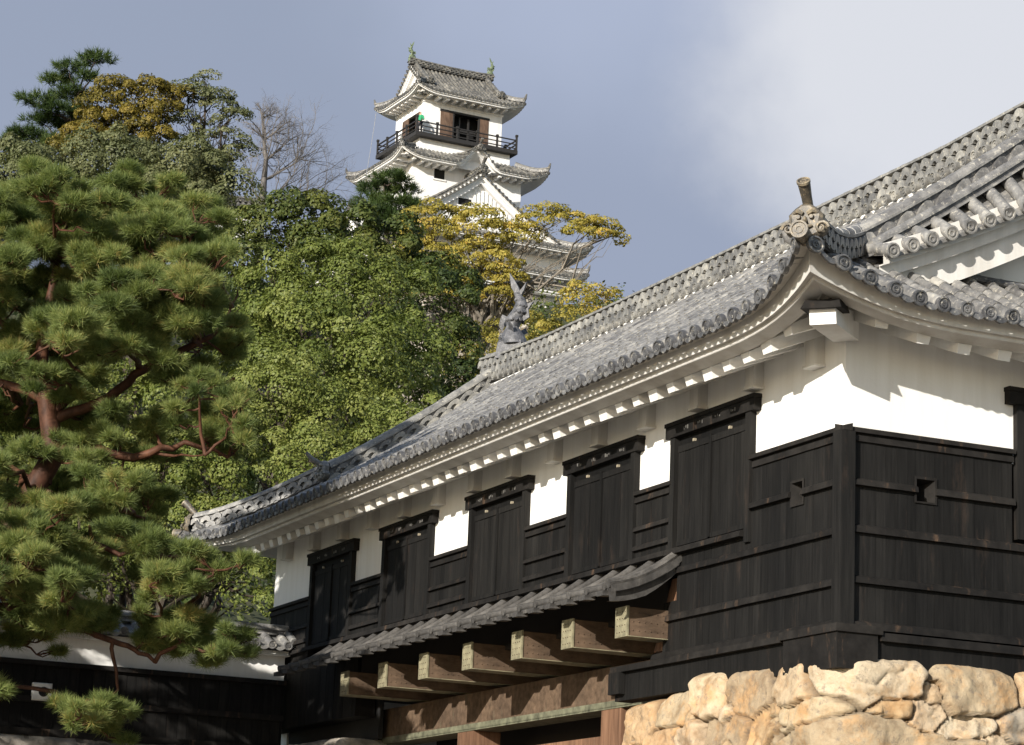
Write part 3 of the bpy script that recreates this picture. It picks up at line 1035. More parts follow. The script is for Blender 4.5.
# rafter ends and corbels under the eaves
def rafter_mesh(big):
    mb = MB()
    w = .115 if big else .095
    d = -.40 if big else -.375
    mb.hexa([(-.70, -w * .85, d), (.02, -w, -.10), (.02, w, -.10), (-.70, w * .85, d), (-.735, -w, -.262), (.02, -w, .10), (.02, w, .10), (-.735, w, -.262)], .5)
    o = mb.build('rafter', M['plaster'], gate)
    return o
r_small, r_big = rafter_mesh(False), rafter_mesh(True)
def corbel_mesh():
    mb = MB()
    mb.box((-.14, -.11, -.20), (.02, .11, .3)); mb.box((-.16, -.13, -.23), (.02, .13, -.20))
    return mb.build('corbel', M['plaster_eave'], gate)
r_cor = corbel_mesh()
first = {}
def put_copy(src, loc, rz):
    o = src
    if first.get(src.name):
        o = src.copy(); COL.objects.link(o)
    first[src.name] = True
    o.location, o.rotation_euler = loc, (0, 0, rz)
    return o
n = 42
for i in range(n):
    y = .10 + i * .467
    if y > GL + .1: break
    c = min(y + O, GL + FE - y)
    z = 8.79 + RF.rz(max(0, c - .46), 0) * (1 if y < GL / 2 else .32)
    put_copy(r_big if i % 3 == 1 else r_small, (0, y, z), 0)
    if i % 3 == 1 and .5 < y < GL - .3:
        put_copy(r_cor, (0, y, 8.58), 0)
for i in range(15):
    x = .02 + i * .55
    if x > GW: break
    c = min(x + O, GW + O - x)
    z = 8.79 + RF.rz(max(0, c - .46), 0)
    put_copy(r_small, (x, 0, z), pi / 2)

# hip rafter with its black cap at the near corner
mb = MB()
def diag(a, b, h):   # a along the outward diagonal, b across
    q = sqrt(.5)
    return (-(a - b) * q, -(a + b) * q, h)
mb.hexa([diag(0, -.15, 8.56), diag(1.12, -.15, 8.48), diag(1.12, .15, 8.48), diag(0, .15, 8.56), diag(0, -.15, 8.9), diag(1.16, -.15, 8.66), diag(1.16, .15, 8.66), diag(0, .15, 8.9)])
mb.build('hip_rafter', M['plaster'], gate)
mb = MB()
mb.hexa([diag(.82, -.23, 8.67), diag(1.24, -.23, 8.64), diag(1.24, .23, 8.64), diag(.82, .23, 8.67), diag(.82, -.19, 8.80), diag(1.18, -.19, 8.75), diag(1.18, .19, 8.75), diag(.82, .19, 8.80)])
mb.build('rafter_cap', M['black_rail'], gate)

# gables
for yg_, sg_, vg_, bt_ in ((.32, -1, .62, 1.5), (GL - 1.4, 1, .5, 1.7)):
    mw, mt, mbg = MB(), MB(), MB()
    gable_end(mw, mt, mbg, RF, yg_, sg_, vg_, .62, bt_, .31, 10, roll=.22)
    mw.build('gable_wall', M['plaster'], gate)
    mt.build('verge_tiles', M['tile'], gate, smooth=50)
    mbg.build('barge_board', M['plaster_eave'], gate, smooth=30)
mb = MB()
zf = RF.zE + RF.prof(.32 + O)
mb.tube([(.25 + (GW - .5) * q / 6, .20, zf - .02) for q in range(7)], .05, 8, .3); mb.tube([(.25 + (GW - .5) * q / 6, .11, zf - .05) for q in range(7)], .04, 8, .2)
mb.build('flashing', M['tile_cap'], gate)

# ridges
xc = GW / 2
zr = RF.zE + RF.prof(RF.T)
mb = MB()
zq = zr - .12
ridge_stack(mb, [(xc, -.25, zq + .22), (xc, .8, zq + .10), (xc, 3, zq), (xc, 10, zq - .02), (xc, GL - 4, zq), (xc, GL - 2.2, zq + .06), (xc, GL - 1.2, zq + .15)], .42, .47, 2, .235, .1, top_r=.14, discs=True)
main_ridge = mb.build('main_ridge', M['tile_pale'], gate, smooth=45)
mb = MB()
mb.box((xc - .25, -.2, zr - .28), (xc + .25, GL - 1.3, zr - .09))
mb.build('ridge_base', M['plaster'], gate)

for yk, w_, h_, rw in ((.30, .26, .26, 1), (-.02, .19, .10, 0)):
    for e in (1, -1):
        pts = []
        for q in range(9):
            x = .30 + (xc - .45) * q / 8
            pts.append((x if e == 1 else GW - x, yk, RF.zE + RF.prof(x + O) + .03 - (.06 if yk < 0 else 0)))
        mb = MB(); ridge_stack(mb, pts, w_, h_, rw, .30, .08, seg=6)
        mb.build('descending_ridge', M['tile'], gate, smooth=45)
for e in (1, -1):
    pts = []
    for q in range(9):
        x = .30 + (xc - .45) * q / 8
        pts.append((x if e == 1 else GW - x, GL - 1.65, RF.zE + RF.prof(x + O) + .03))
    mb = MB(); ridge_stack(mb, pts, .30, .26, 2, .30, .08, seg=6)
    mb.build('descending_ridge', M['tile_pale'], gate, smooth=45)

for (cx, cy, dx, dy, near) in ((-O, -O, 1, 1, 1), (-O, GL + FE, 1, -1, 0), (GW + O, -O, -1, 1, 0), (GW + O, GL + FE, -1, -1, 0)):
    mb = MB(); mo = MB()
    pts = []
    a0, a1 = (-.10, 1.65) if near else (-.08, 1.9)
    for q in range(8):
        a = a0 + (a1 - a0) * (7 - q) / 7
        pts.append((cx + dx * a, cy + dy * a, RF.zE + RF.prof(max(a, 0)) + RF.rz(max(a, 0), max(a, 0)) * (1 if dy > 0 else .32) + .05))
    ridge_stack(mb, pts, .24, .26, 2, .22, .08, seg=6)
    e = np.array(pts[-1])
    oni_tile(mo, e + np.array([-dx * .05, -dy * .05, .02]), (-dx, -dy), .80)
    b = e + np.array([-dx * .12, -dy * .12, -.03])
    d3 = np.array([-dx, -dy, .10])
    mo.tube([b - d3 * .05, b + d3 * .17], [.085, .095], 14, .4)
    mo.disc(b + d3 * .18, d3, .10, .03, 18, .75)
    # little tail tile beside the corner
    h0 = np.array([cx + dx * .02, cy + dy * .26, e[2] + .02])
    mb.tube([h0 + np.array([dx * .18, 0, -.04]), h0, h0 + np.array([-dx * .16, dy * .02, .07]), h0 + np.array([-dx * .20, dy * .02, .15])], [.05, .05, .05, .035], 8, .4)
    mb.build('hip_ridge', M['tile'], gate, smooth=45)
    mo.build('ogre_tile', M['oni'], gate, smooth=45)
# ogre tiles at the foot of the far descending ridge
mb = MB()
oni_tile(mb, (.22, GL - 1.65, RF.zE + RF.prof(1.62) + .05), (-1, 0), .75, False)
mb.tube([(.2, GL - 1.65, RF.zE + RF.prof(1.6) + .3), (.0, GL - 1.65, RF.zE + RF.prof(1.6) + .38), (-.12, GL - 1.62, RF.zE + RF.prof(1.6) + .50)], [.05, .05, .035], 8, .4)
mb.build('ogre_tile', M['tile_pale'], gate, smooth=45)
fish('fish_ornament', gate, (xc, GL - 2.2, zr + .62), (-.62, .78), 1.20, M['shachi'], 1.0)
fish('fish_ornament', gate, (xc, .6, zr + .72), (-.62, -.78), 1.20, M['shachi'], 1.0)

# skirt roof over the passage: boards with rounded battens
SY0, SY1 = 3.90, 16.3
def skirt_z(n):   # n outward from the wall, 0..1.05
    q = n / 1.05
    return 6.58 - .86 * n + .35 * n * n
mb = MB()
rows = [[(-.97 * q / 6, y, skirt_z(.97 * q / 6) - .01) for q in range(7)] for y in np.linspace(SY0, SY1, 32)]
mb.strip(rows, .35)
mb.strip([[(p[0], p[1], p[2] - .05) for p in r] for r in rows], .2)
mb.strip([[r[-1] for r in rows], [(r[-1][0], r[-1][1], r[-1][2] - .05) for r in rows]], .25)
mb.build('skirt_roof', M['skirt_wood'], gate, smooth=40)
nb = 25
bt_mesh = []
for v in range(4):
    mb = MB(); mb.tube([(-1.0 * q / 7, 0, skirt_z(1.0 * q / 7) + .025) for q in range(8)], .052, 8, rnd.uniform(.4, 1.0))
    b_ = mb.build('roof_batten', M['skirt_wood'], gate, smooth=50)
    z = skirt_z(1.0); mb = MB()
    mb.hexa([(-.90, -.085, z - .085), (-1.05, -.085, z - .095), (-1.05, .085, z - .095), (-.90, .085, z - .085),
             (-.90, -.085, z - .02), (-1.05, -.085, z - .03), (-1.05, .085, z - .03), (-.90, .085, z - .02)], rnd.uniform(.2, .6))
    bt_mesh.append((b_, mb.build('batten_end', M['skirt_wood'], b_)))
for i in range(nb):
    b_, e_ = bt_mesh[i % 4]
    if i >= 4:
        b_ = b_.copy(); COL.objects.link(b_); e_ = e_.copy(); COL.objects.link(e_); e_.parent = b_
    b_.location = (0, SY0 + .12 + i * (SY1 - SY0 - .2) / (nb - 1), 0)
mb = MB()
pts = [(-1.03 * q / 8, SY0 - .02, skirt_z(1.03 * q / 8)) for q in range(9)]
mb.strip([[(p[0], p[1] - .09, p[2] + .06) for p in pts], [(p[0], p[1] + .03, p[2] + .07) for p in pts]], .9)
mb.tube([(p[0], p[1] - .02, p[2] + .05) for p in pts], .065, 8, .8)
a = [(p[0], p[1] - .05, p[2] + .03) for p in pts]; b = [(p[0] * .98, p[1] - .05, p[2] - .17 - .05 * (1 - abs(q - 4) / 4)) for q, p in enumerate(pts)]
mb.strip([a, b, [(p[0], p[1] + .09, p[2]) for p in b]], .12)
mb.strip([[(p[0], p[1] - .075, p[2]) for p in a], [(p[0], p[1] - .075, p[2] - .09) for p in a]], .2)
mb.build('verge_board', M['skirt_wood'], gate, smooth=40)

# floor beams jutting out above the passage, copper-sheathed ends
mbm = MB()
bw = .31
mbm.box((-.86, -bw, 0), (3.2, 0, .36), .5)
beam0 = mbm.build('beam', M['beam'], gate)
ms = MB()
ms.hexa([(-.885, -bw - .012, -.012), (-.86, -bw - .012, -.012), (-.86, .012, -.012), (-.885, .012, -.012),
         (-.885, -bw - .012, .372), (-.86, -bw - .012, .372), (-.86, .012, .372), (-.885, .012, .372)])
ms.box((-.86, -bw - .012, -.012), (3.0, .012, -.002))
sh0 = ms.build('copper_cap', M['copper'], beam0)
mst = MB()
for ix in range(13):
    for iz in range(3):
        x, z = -.80 + ix * .085, .07 + iz * .11
        mst.disc((x, -bw - .004, z), (0, -1, 0), .010, .01, 6, .5, [(1, -.01), (.6, .007)])
    for iz in range(2):
        x = -.80 + ix * .085
for iy in range(4):
    for iz in range(4):
        mst.disc((-.887, -bw + .05 + iy * .07, .05 + iz * .085), (-1, 0, 0), .010, .01, 6, .5, [(1, -.01), (.6, .006)])
st0 = mst.build('stud', M['beam'], beam0)
for i, y in enumerate((3.80, 5.37, 6.96, 8.66, 10.3, 11.95, 13.6)):
    y += .60
    if i == 0:
        b = beam0
    else:
        b = beam0.copy(); COL.objects.link(b)
        for ch in (sh0, st0):
            c = ch.copy(); COL.objects.link(c); c.parent = b
    b.location = (.26, y, 5.53)
mb = MB()
mb.box((-.1, 4.3, 5.83), (3.6, 15.0, 5.9)); mb.build('ceiling', M['dark_wood'], gate)
mb = MB()
mb.box((.02, 4.24, 5.815), (.34, 15.0, 6.30)); mb.build('wall_plate', M['dark_wood'], gate)
mb = MB()
mb.box((.55, 4.6, 4.92), (.95, 15.4, 5.46)); mb.build('lintel', M['beam'], gate)
mb = MB()
mb.box((.535, 4.6, 4.90), (.55, 15.4, 4.99)); mb.box((.535, 4.6, 4.885), (.97, 15.4, 4.918)); mb.build('copper_trim', M['copper_dark'], gate)
mb = MB()
mb.box((.70, 4.6, 4.30), (.92, 15.4, 4.56)); mb.build('lower_lintel', M['brown_wood'], gate)
def ycol(px, py, x):
    d = ray(px, py); o = CAM - C0
    t = (x - o @ Rd) / (d @ Rd)
    return float((o + t * d) @ Ld)
for px_ in (601, 458, 360):
    y = ycol(px_, 735, .55)
    mb = MB()
    mb.box((.545, y - .60, 0), (1.0, y, 4.88)); mb.build('pillar', M['brown_wood'], gate)
mb = MB()
mb.box((1.6, 4.6, 0), (1.75, 15.4, 5.5)); mb.build('gate_leaf', M['dark_wood'], gate)
mb = MB()
mb.hexa([(-.02, 4.22, 5.40), (.22, 4.22, 5.40), (.22, 4.50, 5.40), (-.02, 4.50, 5.40), (.02, 3.92, 6.30), (.26, 3.92, 6.30), (.26, 4.12, 6.30), (.02, 4.12, 6.30)])
mb.build('brace', M['brown_wood'], gate)

# ------------------------------------------------------------------ stone bases
def stone_face(name, label, cat, path, z0, z1, res, sites_fn, mat, loc, rz, batter=.12, relief=.12, gap=.05, inset=0.0, group=None):
    """rough stones: height field over an unrolled path (list of x,y), one mesh"""
    path = [np.array(p, float) for p in path]
    # round the corners
    P = [path[0]]
    for a, b, c in zip(path[:-2], path[1:-1], path[2:]):
        u0 = (a - b) / np.linalg.norm(a - b); u1 = (c - b) / np.linalg.norm(c - b)
        for q in np.linspace(0, 1, 7):
            P.append((b + u0 * .3) * (1 - q) ** 2 + 2 * b * q * (1 - q) + (b + u1 * .3) * q * q)
    P.append(path[-1])
    P = np.array(P)
    seg = np.linalg.norm(P[1:] - P[:-1], axis=1)
    cum = np.concatenate([[0], np.cumsum(seg)])
    S = np.linspace(0, cum[-1], max(2, int(cum[-1] / res)))
    X = np.interp(S, cum, P[:, 0]); Yv = np.interp(S, cum, P[:, 1])
    tx, ty = np.gradient(X), np.gradient(Yv)
    nl = np.hypot(tx, ty); nx, ny = ty / nl, -tx / nl
    Z = np.linspace(z0, z1, max(2, int((z1 - z0) / res)))
    SS, ZZ = np.meshgrid(S, Z)
    pts = np.stack([SS.ravel(), ZZ.ravel()], 1)
    sites = sites_fn(cum[-1], z0, z1)
    wob = np.stack([fbm(np.stack([pts[:, 0] * 3, pts[:, 1] * 3, 0 * pts[:, 0] + 5], 1), 3), fbm(np.stack([pts[:, 0] * 3, pts[:, 1] * 3, 0 * pts[:, 0] + 9], 1), 3)], 1) - .5
    q = pts + wob * .16
    d1 = np.full(len(q), 1e9); d2 = np.full(len(q), 1e9); own = np.zeros(len(q), int)
    for k, (sx, sz, ha, hb, rot) in enumerate(sites):
        dx, dz = q[:, 0] - sx, q[:, 1] - sz
        cx, cz = dx * cos(rot) + dz * sin(rot), -dx * sin(rot) + dz * cos(rot)
        d = (np.abs(cx / ha) ** 3 + np.abs(cz / hb) ** 3) ** (1 / 3)
        closer = d < d1
        d2 = np.where(closer, d1, np.minimum(d2, d)); own = np.where(closer, k, own); d1 = np.where(closer, d, d1)
    edge = np.clip((d2 - d1) / .34, 0, 1)
    R_ = np.random.RandomState(3)
    so_ = R_.uniform(-.04, .07, len(sites)); tl = R_.uniform(-.16, .16, (len(sites), 2)); tint = R_.rand(len(sites))
    sit = np.array([(s[0], s[1]) for s in sites])
    rel = pts - sit[own]
    h = relief * (1 - (1 - edge) ** 4) + so_[own] * edge + (tl[own] * rel).sum(1) * edge
    h -= np.clip(d1 - 1.25, 0, .8) * .22
    p3 = np.stack([pts[:, 0] * 2.2, pts[:, 1] * 2.2, own * 3.7], 1)
    h += (fbm(p3, 3) - .5) * .11 * (.3 + edge) - np.abs(fbm(p3 * 2.3 + 9, 4) - .5) * .10 + (fbm(p3 * 8, 3) - .5) * .035 - .035 * np.clip(.03 - np.abs(fbm(p3 * .7 + 40, 3) - .5), 0, .03) / .03 * edge * (tint[own] > .5)
    off = h + (z1 - pts[:, 1]) * batter - inset
    XX, YY = np.tile(X, len(Z)), np.tile(Yv, len(Z))
    NX, NY = np.tile(nx, len(Z)), np.tile(ny, len(Z))
    tops = np.full(len(S), z1 - .20)
    for (sx, sz, ha, hb, rot) in sites:
        if sz + hb < z1 - .3 or sz > z1 + .15: continue
        q_ = np.clip(1 - np.abs((S - sx) / (ha * 1.12)) ** 3.5, 0, 1) ** (1 / 3.5)
        tops = np.where(q_ > 0, np.maximum(tops, np.minimum(z1, sz + hb * q_ + (S - sx) * math.tan(rot) * .6)), tops)
    tops = tops + (fbm(np.stack([S * 2.1, 0 * S + 3, 0 * S], 1), 4) - .5) * .10
    kk = np.ones(7) / 7
    tops = np.convolve(np.pad(tops, 3, mode='edge'), kk, mode='valid')
    fz = np.clip((pts[:, 1] - (z1 - 1.2)) / 1.2, 0, 1) ** 1.5
    zz = pts[:, 1] + fz * (np.tile(tops, len(Z)) - z1)
    off = off - .13 * np.clip((pts[:, 1] - (z1 - .12)) / .12, 0, 1) ** 2
    V = np.stack([XX + NX * off, YY + NY * off, zz], 1)
    ns = len(S)
    ii = (np.arange(len(Z) - 1)[:, None] * ns + np.arange(ns - 1)[None, :]).ravel()
    F = np.stack([ii, ii + 1, ii + 1 + ns, ii + ns], 1)
    # top: step the upper edge back over the fill
    top = (len(Z) - 1) * ns + np.arange(ns)
    V2 = V[top] - np.stack([nx * .9, ny * .9, np.zeros(ns) + .02], 1)
    k0 = len(V)
    V = np.concatenate([V, V2])
    j = np.arange(ns - 1)
    F = np.concatenate([F, np.stack([top[j], top[j + 1], k0 + j + 1, k0 + j], 1)])
    tf_ = np.concatenate([tint[own][ii], tint[own][top[j]]])
    o = np_mesh(name, V, F, tf_, mat, None, True)
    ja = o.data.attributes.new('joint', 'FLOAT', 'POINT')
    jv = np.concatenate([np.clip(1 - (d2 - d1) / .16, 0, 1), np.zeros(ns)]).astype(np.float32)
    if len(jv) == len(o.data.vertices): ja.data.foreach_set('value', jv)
    o.location, o.rotation_euler = loc, (0, 0, rz)
    o['label'], o['category'] = label, cat
    if group: o['group'] = group
    return o

def irregular(smin, smax, seed):
    def fn(L, z0, z1):
        R_ = np.random.RandomState(seed)
        out, z = [], z0
        while z < z1 + .1:
            hh = R_.uniform(smin, smax) * .5
            s = R_.uniform(-.4, 0)
            while s < L + .3:
                w = R_.uniform(smin, smax) * R_.choice([.45, .8, 1.0, 1.25])
                hq = hh * R_.uniform(.7, 1.3)
                out.append((s + w / 2, z + hh * .5 + R_.uniform(-.1, .1), w * .5, hq * .5, R_.uniform(-.25, .25)))
                s += w
            z += hh
        return out
    return fn

def near_sites(L, z0, z1):
    """big stones of the top courses as seen, smaller fill below"""
    top = []
    # s: 0 at the passage edge of the long face, corner at 5.3
    c = 4.68
    for s, z, a, b, r in (
        (.45, 4.42, .42, .34, .05), (.40, 3.86, .5, .22, 0), (1.35, 4.62, .46, .24, .05), (1.1, 4.22, .40, .22, -.1), (2.15, 4.70, .34, .30, -.1), (1.75, 4.12, .36, .26, .2),
        (3.05, 4.76, .44, .34, .12), (2.65, 4.18, .40, .22, .1), (3.5, 4.22, .34, .20, .5), (4.15, 4.78, .50, .36, -.05),
        (c + .02, 4.80, .98, .32, -.10), (c - .35, 4.30, .50, .15, .28), (c + .62, 4.42, .25, .11, 0), (c + 1.02, 4.36, .24, .15, .1), (c + .35, 3.86, 1.15, .36, -.14),
        (c + 1.72, 4.70, .58, .29, -.12), (c + 1.60, 4.24, .34, .11, .1), (c + 2.3, 4.32, .32, .2, .3), (c + 2.1, 3.98, .3, .2, -.2), (c + 2.62, 4.72, .33, .30, 0), (c + 1.12, 4.60, .12, .14, 0), (1.74, 4.45, .13, .12, 0), (2.62, 4.45, .12, .13, .1),
        (c + 3.4, 4.70, .5, .3, .1), (c + 4.5, 4.66, .6, .32, 0), (c + 5.6, 4.72, .5, .3, .1), (c + 6.6, 4.7, .5, .3, 0), (c + 3.2, 4.1, .5, .3, .1), (c + 4.3, 4.02, .6, .3, 0), (c + 5.5, 4.1, .6, .3, 0), (c + 6.7, 4.05, .6, .3, 0)):
        top.append((s, z, a, b, r))
    low = irregular(.5, 1.1, 5)(L, z0, 3.55)
    R_ = np.random.RandomState(8)
    fill = [(R_.uniform(0, 4.6), R_.uniform(3.6, 4.3), R_.uniform(.10, .22), R_.uniform(.08, .17), R_.uniform(-.4, .4)) for _ in range(13)]
    fill += [(R_.uniform(6.8, L), R_.uniform(3.6, 4.2), R_.uniform(.12, .28), R_.uniform(.10, .2), R_.uniform(-.3, .3)) for _ in range(8)]
    return top + low + fill
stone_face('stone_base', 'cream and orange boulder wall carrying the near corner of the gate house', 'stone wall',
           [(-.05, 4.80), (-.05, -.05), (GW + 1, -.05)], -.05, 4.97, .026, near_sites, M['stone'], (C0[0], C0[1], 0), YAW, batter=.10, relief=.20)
# its flank towards the passage
stone_face('stone_base', 'dark shaded stone wall under the far end of the gate house', 'stone wall',
           [(-.16, GL + .4), (-.16, 15.2), (.9, 15.2)], -.05, 4.97, .07, irregular(.5, 1.0, 6), M['stone_grey'], (C0[0], C0[1], 0), YAW, batter=.08)

# ------------------------------------------------------------------ plaster wall running left from the gate house
wall_root = thing('plaster_wall', 'low white plaster wall with black boards and tile coping left of the gate house', 'wall', (C0[0], C0[1], 0), YAW)
WY = 18.45
mb = MB(); mb.box((-16, WY, 5.9), (-.12, WY + .35, 6.62)); mb.build('plaster_band', M['plaster'], wall_root)
mb = MB()
s = -16.0
while s < -.15:
    e = min(-.12, s + rnd.uniform(.16, .24))
    nn = .05 + rnd.uniform(-.006, .006)
    mb.box((s + .003, WY - nn, 4.55), (e - .003, WY + .3, 6.08), min(1, max(0, rnd.gauss(.5, .25)))); s = e
mb.build('wood_cladding', M['black_wood'], wall_root)
for z0, z1, nn in ((6.05, 6.13, .14), (5.42, 5.52, .10), (4.86, 4.98, .11)):
    mb = MB(); mb.box((-16, WY - nn, z0), (-.11, WY - .02, z1), .6); mb.build('rail', M['black_rail'], wall_root)
mb = MB()
mb.box((-16.1, WY - .22, 6.56), (-.10, WY + .57, 6.64)); mb.build('coping_eave', M['plaster_eave'], wall_root)
RC = Roof(WY - .38, WY + .73, .06, 16.2, 6.72, .42, .05, .0, 1.0, g0=.1, g1=16.1, sp=.30, r=.07, tl=.3, seg=5, tf=None)
def tc_(p): return (-p[1], p[0], p[2])
mb = MB(tc_); RC.tiles(mb, 'WE'); RC.caps(mb, 'W', 12); RC.caps(mb, 'E', 8, True)
ridge_stack(mb, [(WY + .175, .02, RC.zE + RC.prof(RC.T) - .02), (WY + .175, 16.2, RC.zE + RC.prof(RC.T) - .02)], .22, .09, 0, .3, .08, seg=6)
mb.tube([(WY - .30, .06, 6.80), (WY - .05, .06, 6.93), (WY + .175, .06, 7.02)], .075, 8, .6)
mb.build('coping_tiles', M['tile'], wall_root, smooth=50)
mb = MB()
a_, z_ = -4.47, 5.60
mb.strip([[(a_ + .17 * sx, WY - .12, z_ + .15 * sz) for sx, sz in ((-1, -1), (1, -1), (1, 1), (-1, 1))],
          [(a_ + .15 * sx, WY - .14, z_ + .13 * sz) for sx, sz in ((-1, -1), (1, -1), (1, 1), (-1, 1))]], .5, True)
mb.poly([(a_ + .15 * sx, WY - .14, z_ + .13 * sz) for sx, sz in ((-1, -1), (1, -1), (1, 1), (-1, 1))])
mb.box((a_ - .17, WY - .12, z_ - .15), (a_ + .17, WY - .03, z_ + .15))
lo = mb.build('loophole', M['white_paint'], wall_root)
mb = MB(); mb.disc((a_ + .02, WY - .145, z_), (0, -1, 0), .085, .01, 16, .5, [(1, -.01), (1, 0.003), (.85, .003), (.8, -.002)]); mb.build('hole', M['void'], lo)
stone_face('wall_footing', 'grey stone footing under the low white plaster wall', 'stone wall', [(-.2, WY - .1), (-8, WY - .1), (-16, WY - .1)][::-1], -.05, 4.88, .08,
           irregular(.5, 1.0, 9), M['stone_grey'], (C0[0], C0[1], 0), YAW, batter=.06)

# ------------------------------------------------------------------ the keep on the hill
KY = radians(27)
_d = ray(423, 125)
K0 = np.array([_d[0], _d[1], 0]) * 165.0 / hypot(_d[0], _d[1])
keep = thing('castle_keep', 'tall white castle keep with tiered grey roofs on the hilltop', 'castle keep', (K0[0], K0[1], 0), KY)
swap = lambda p: (p[1], p[0], p[2])
def kbox(name, boxes, mat, par=keep):
    mb = MB()
    for a, b in boxes: mb.box(a, b, rnd.uniform(.3, .7))
    return mb.build(name, mat, par)

kbox('wall', [((0, 0, 56.2), (1.3, .25, 60.2)), ((5.05, 0, 56.2), (6.1, .25, 60.2)), ((1.3, 0, 58.55), (5.05, .25, 60.2)),
              ((0, .25, 56.2), (.25, .55, 60.2)), ((0, 3.4, 56.2), (.25, 4.6, 60.2)), ((0, .55, 58.35), (.25, 3.4, 60.2)),
              ((5.85, .25, 56.2), (6.1, 4.35, 60.2)), ((.25, 4.35, 56.2), (6.1, 4.6, 60.2)),
              ((-.45, -.55, 54.6), (6.55, 5.15, 56.1))], M['plaster_far'])
kbox('wall', [((-1.1, -1.0, 49.5), (7.3, 5.6, 54.75))], M['plaster_far'])
kbox('wall', [((-3.3, -3.4, 43.9), (9.6, 8.0, 49.1))], M['plaster_far'])
kbox('inner_wall', [((1.0, .9, 56.2), (5.4, 1.0, 58.6)), ((.9, .5, 56.2), (1.0, 3.6, 58.6))], M['void'])
kbox('door', [((1.3, -.03, 56.3), (2.25, .06, 58.45))], M['door_wood'])
kbox('door', [((4.35, -.03, 56.3), (5.05, .06, 58.45))], M['door_wood'])
kbox('door', [((-.03, .55, 56.3), (.06, 1.2, 58.3))], M['door_wood'])
kbox('door', [((-.03, 2.5, 56.3), (.06, 3.4, 58.3))], M['door_wood'])
kbox('door_frame', [((1.25, -.06, 58.45), (5.1, .1, 58.6)), ((2.25, -.04, 56.3), (2.35, .1, 58.45)), ((4.25, -.04, 56.3), (4.35, .1, 58.45)), ((3.6, .35, 56.3), (3.72, .45, 58.45)), ((2.9, .35, 56.3), (3.0, .45, 58.45)), ((2.35, .35, 57.35), (4.25, .45, 57.5))], M['keep_wood'])
# cornice band under the top eaves
kbox('cornice', [((-.06, -.06, 58.9), (6.16, 0.0, 59.05)), ((-.06, 0, 58.9), (0, 4.66, 59.05))], M['plaster_far'])
# balcony
kbox('balcony', [((-.98, -1.05, 56.02), (6.9, 5.65, 56.30))], M['keep_wood'])
rl = []
for z0, z1, w_ in ((57.02, 57.09, .05), (56.72, 56.78, .04), (56.42, 56.48, .04)):
    rl += [((-.95, -1.02, z0), (6.87, -1.02 + w_ * 2, z1)), ((-.95, -1.0 + w_ * 2, z0), (-.95 + w_ * 2, 5.6, z1)), ((6.77, -1.0 + w_ * 2, z0), (6.87, 5.6, z1)), ((-.85, 5.5, z0), (6.77, 5.6, z1))]
kbox('balcony_rail', rl, M['keep_wood'])
bp = kbox('balcony_post', [((-.06, -.06, 56.3), (.06, .06, 57.35)), ((-.085, -.085, 57.3), (.085, .085, 57.45))], M['keep_wood'])
pp = [(-.9, -.97), (6.82, -.97), (-.9, 5.55), (6.82, 5.55)] + [(x, -.97) for x in (.65, 2.2, 3.75, 5.3)] + [(-.9, y) for y in (.7, 2.3, 3.9)] + [(6.82, y) for y in (.7, 2.3, 3.9)]
for i, (x, y) in enumerate(pp):
    o = bp
    if i:
        o = bp.copy(); COL.objects.link(o)
    o.location = (x, y, 0 if i < 4 else -.25)

def keep_roof(nm, R, tf, prof_s, sides_caps='WESN', hips=True, inset_top=None):
    mb = MB(tf); R.tiles(mb); mb.build('roof', M['tile_far'], keep, smooth=60)
    mb = MB(tf); R.caps(mb, 'WS', 8, True); R.caps(mb, 'EN', 6, True); mb.build('eave_tiles', M['tile_far'], keep)
    mb = MB(tf); R.ring(mb, prof_s, 46); mb.build('soffit', M['plaster_far'], keep, smooth=30)
    mb = MB(tf)
    L, Wd = R.Y1 - R.Y0, R.X1 - R.X0
    ln = prof_s[-1][0]
    for side in 'WS':
        LL = L if side == 'W' else Wd
        n = int((LL - 1.4) / .55)
        for i in range(n):
            s = .7 + (LL - 1.4) * i / (n - 1)
            z = R.zE + R.rz(max(0, min(s, LL - s) - .4), 0)
            if R.lift: z += R.lift(side, s, 0)
            if side == 'W': mb.box((R.X0 + .38, R.Y0 + s - .1, z - .42), (R.X0 + ln, R.Y0 + s + .1, z - .22))
            else: mb.box((R.X0 + s - .1, R.Y0 + .38, z - .42), (R.X0 + s + .1, R.Y0 + ln, z - .22))
    mb.build('rafter', M['plaster_far'], keep)
    if hips:
        for (cx, cy, dx, dy) in ((R.X0, R.Y0, 1, 1), (R.X0, R.Y1, 1, -1), (R.X1, R.Y0, -1, 1), (R.X1, R.Y1, -1, -1)):
            mb = MB(tf)
            a1 = hips
            pts = [(cx + dx * a, cy + dy * a, R.zE + R.prof(a) + R.rz(a, a) + .03) for a in np.linspace(a1, .08, 7)]
            ridge_stack(mb, pts, .28, .24, 1, .3, .08, seg=4)
            e = np.array(pts[-1])
            mb.tube([e + np.array([dx * .1, dy * .1, .05]), e + np.array([-dx * .02, -dy * .02, .32]), e + np.array([-dx * .08, -dy * .08, .62])], [.14, .11, .05], 6, .3)
            mb.build('hip_ridge', M['tile_far'], keep)

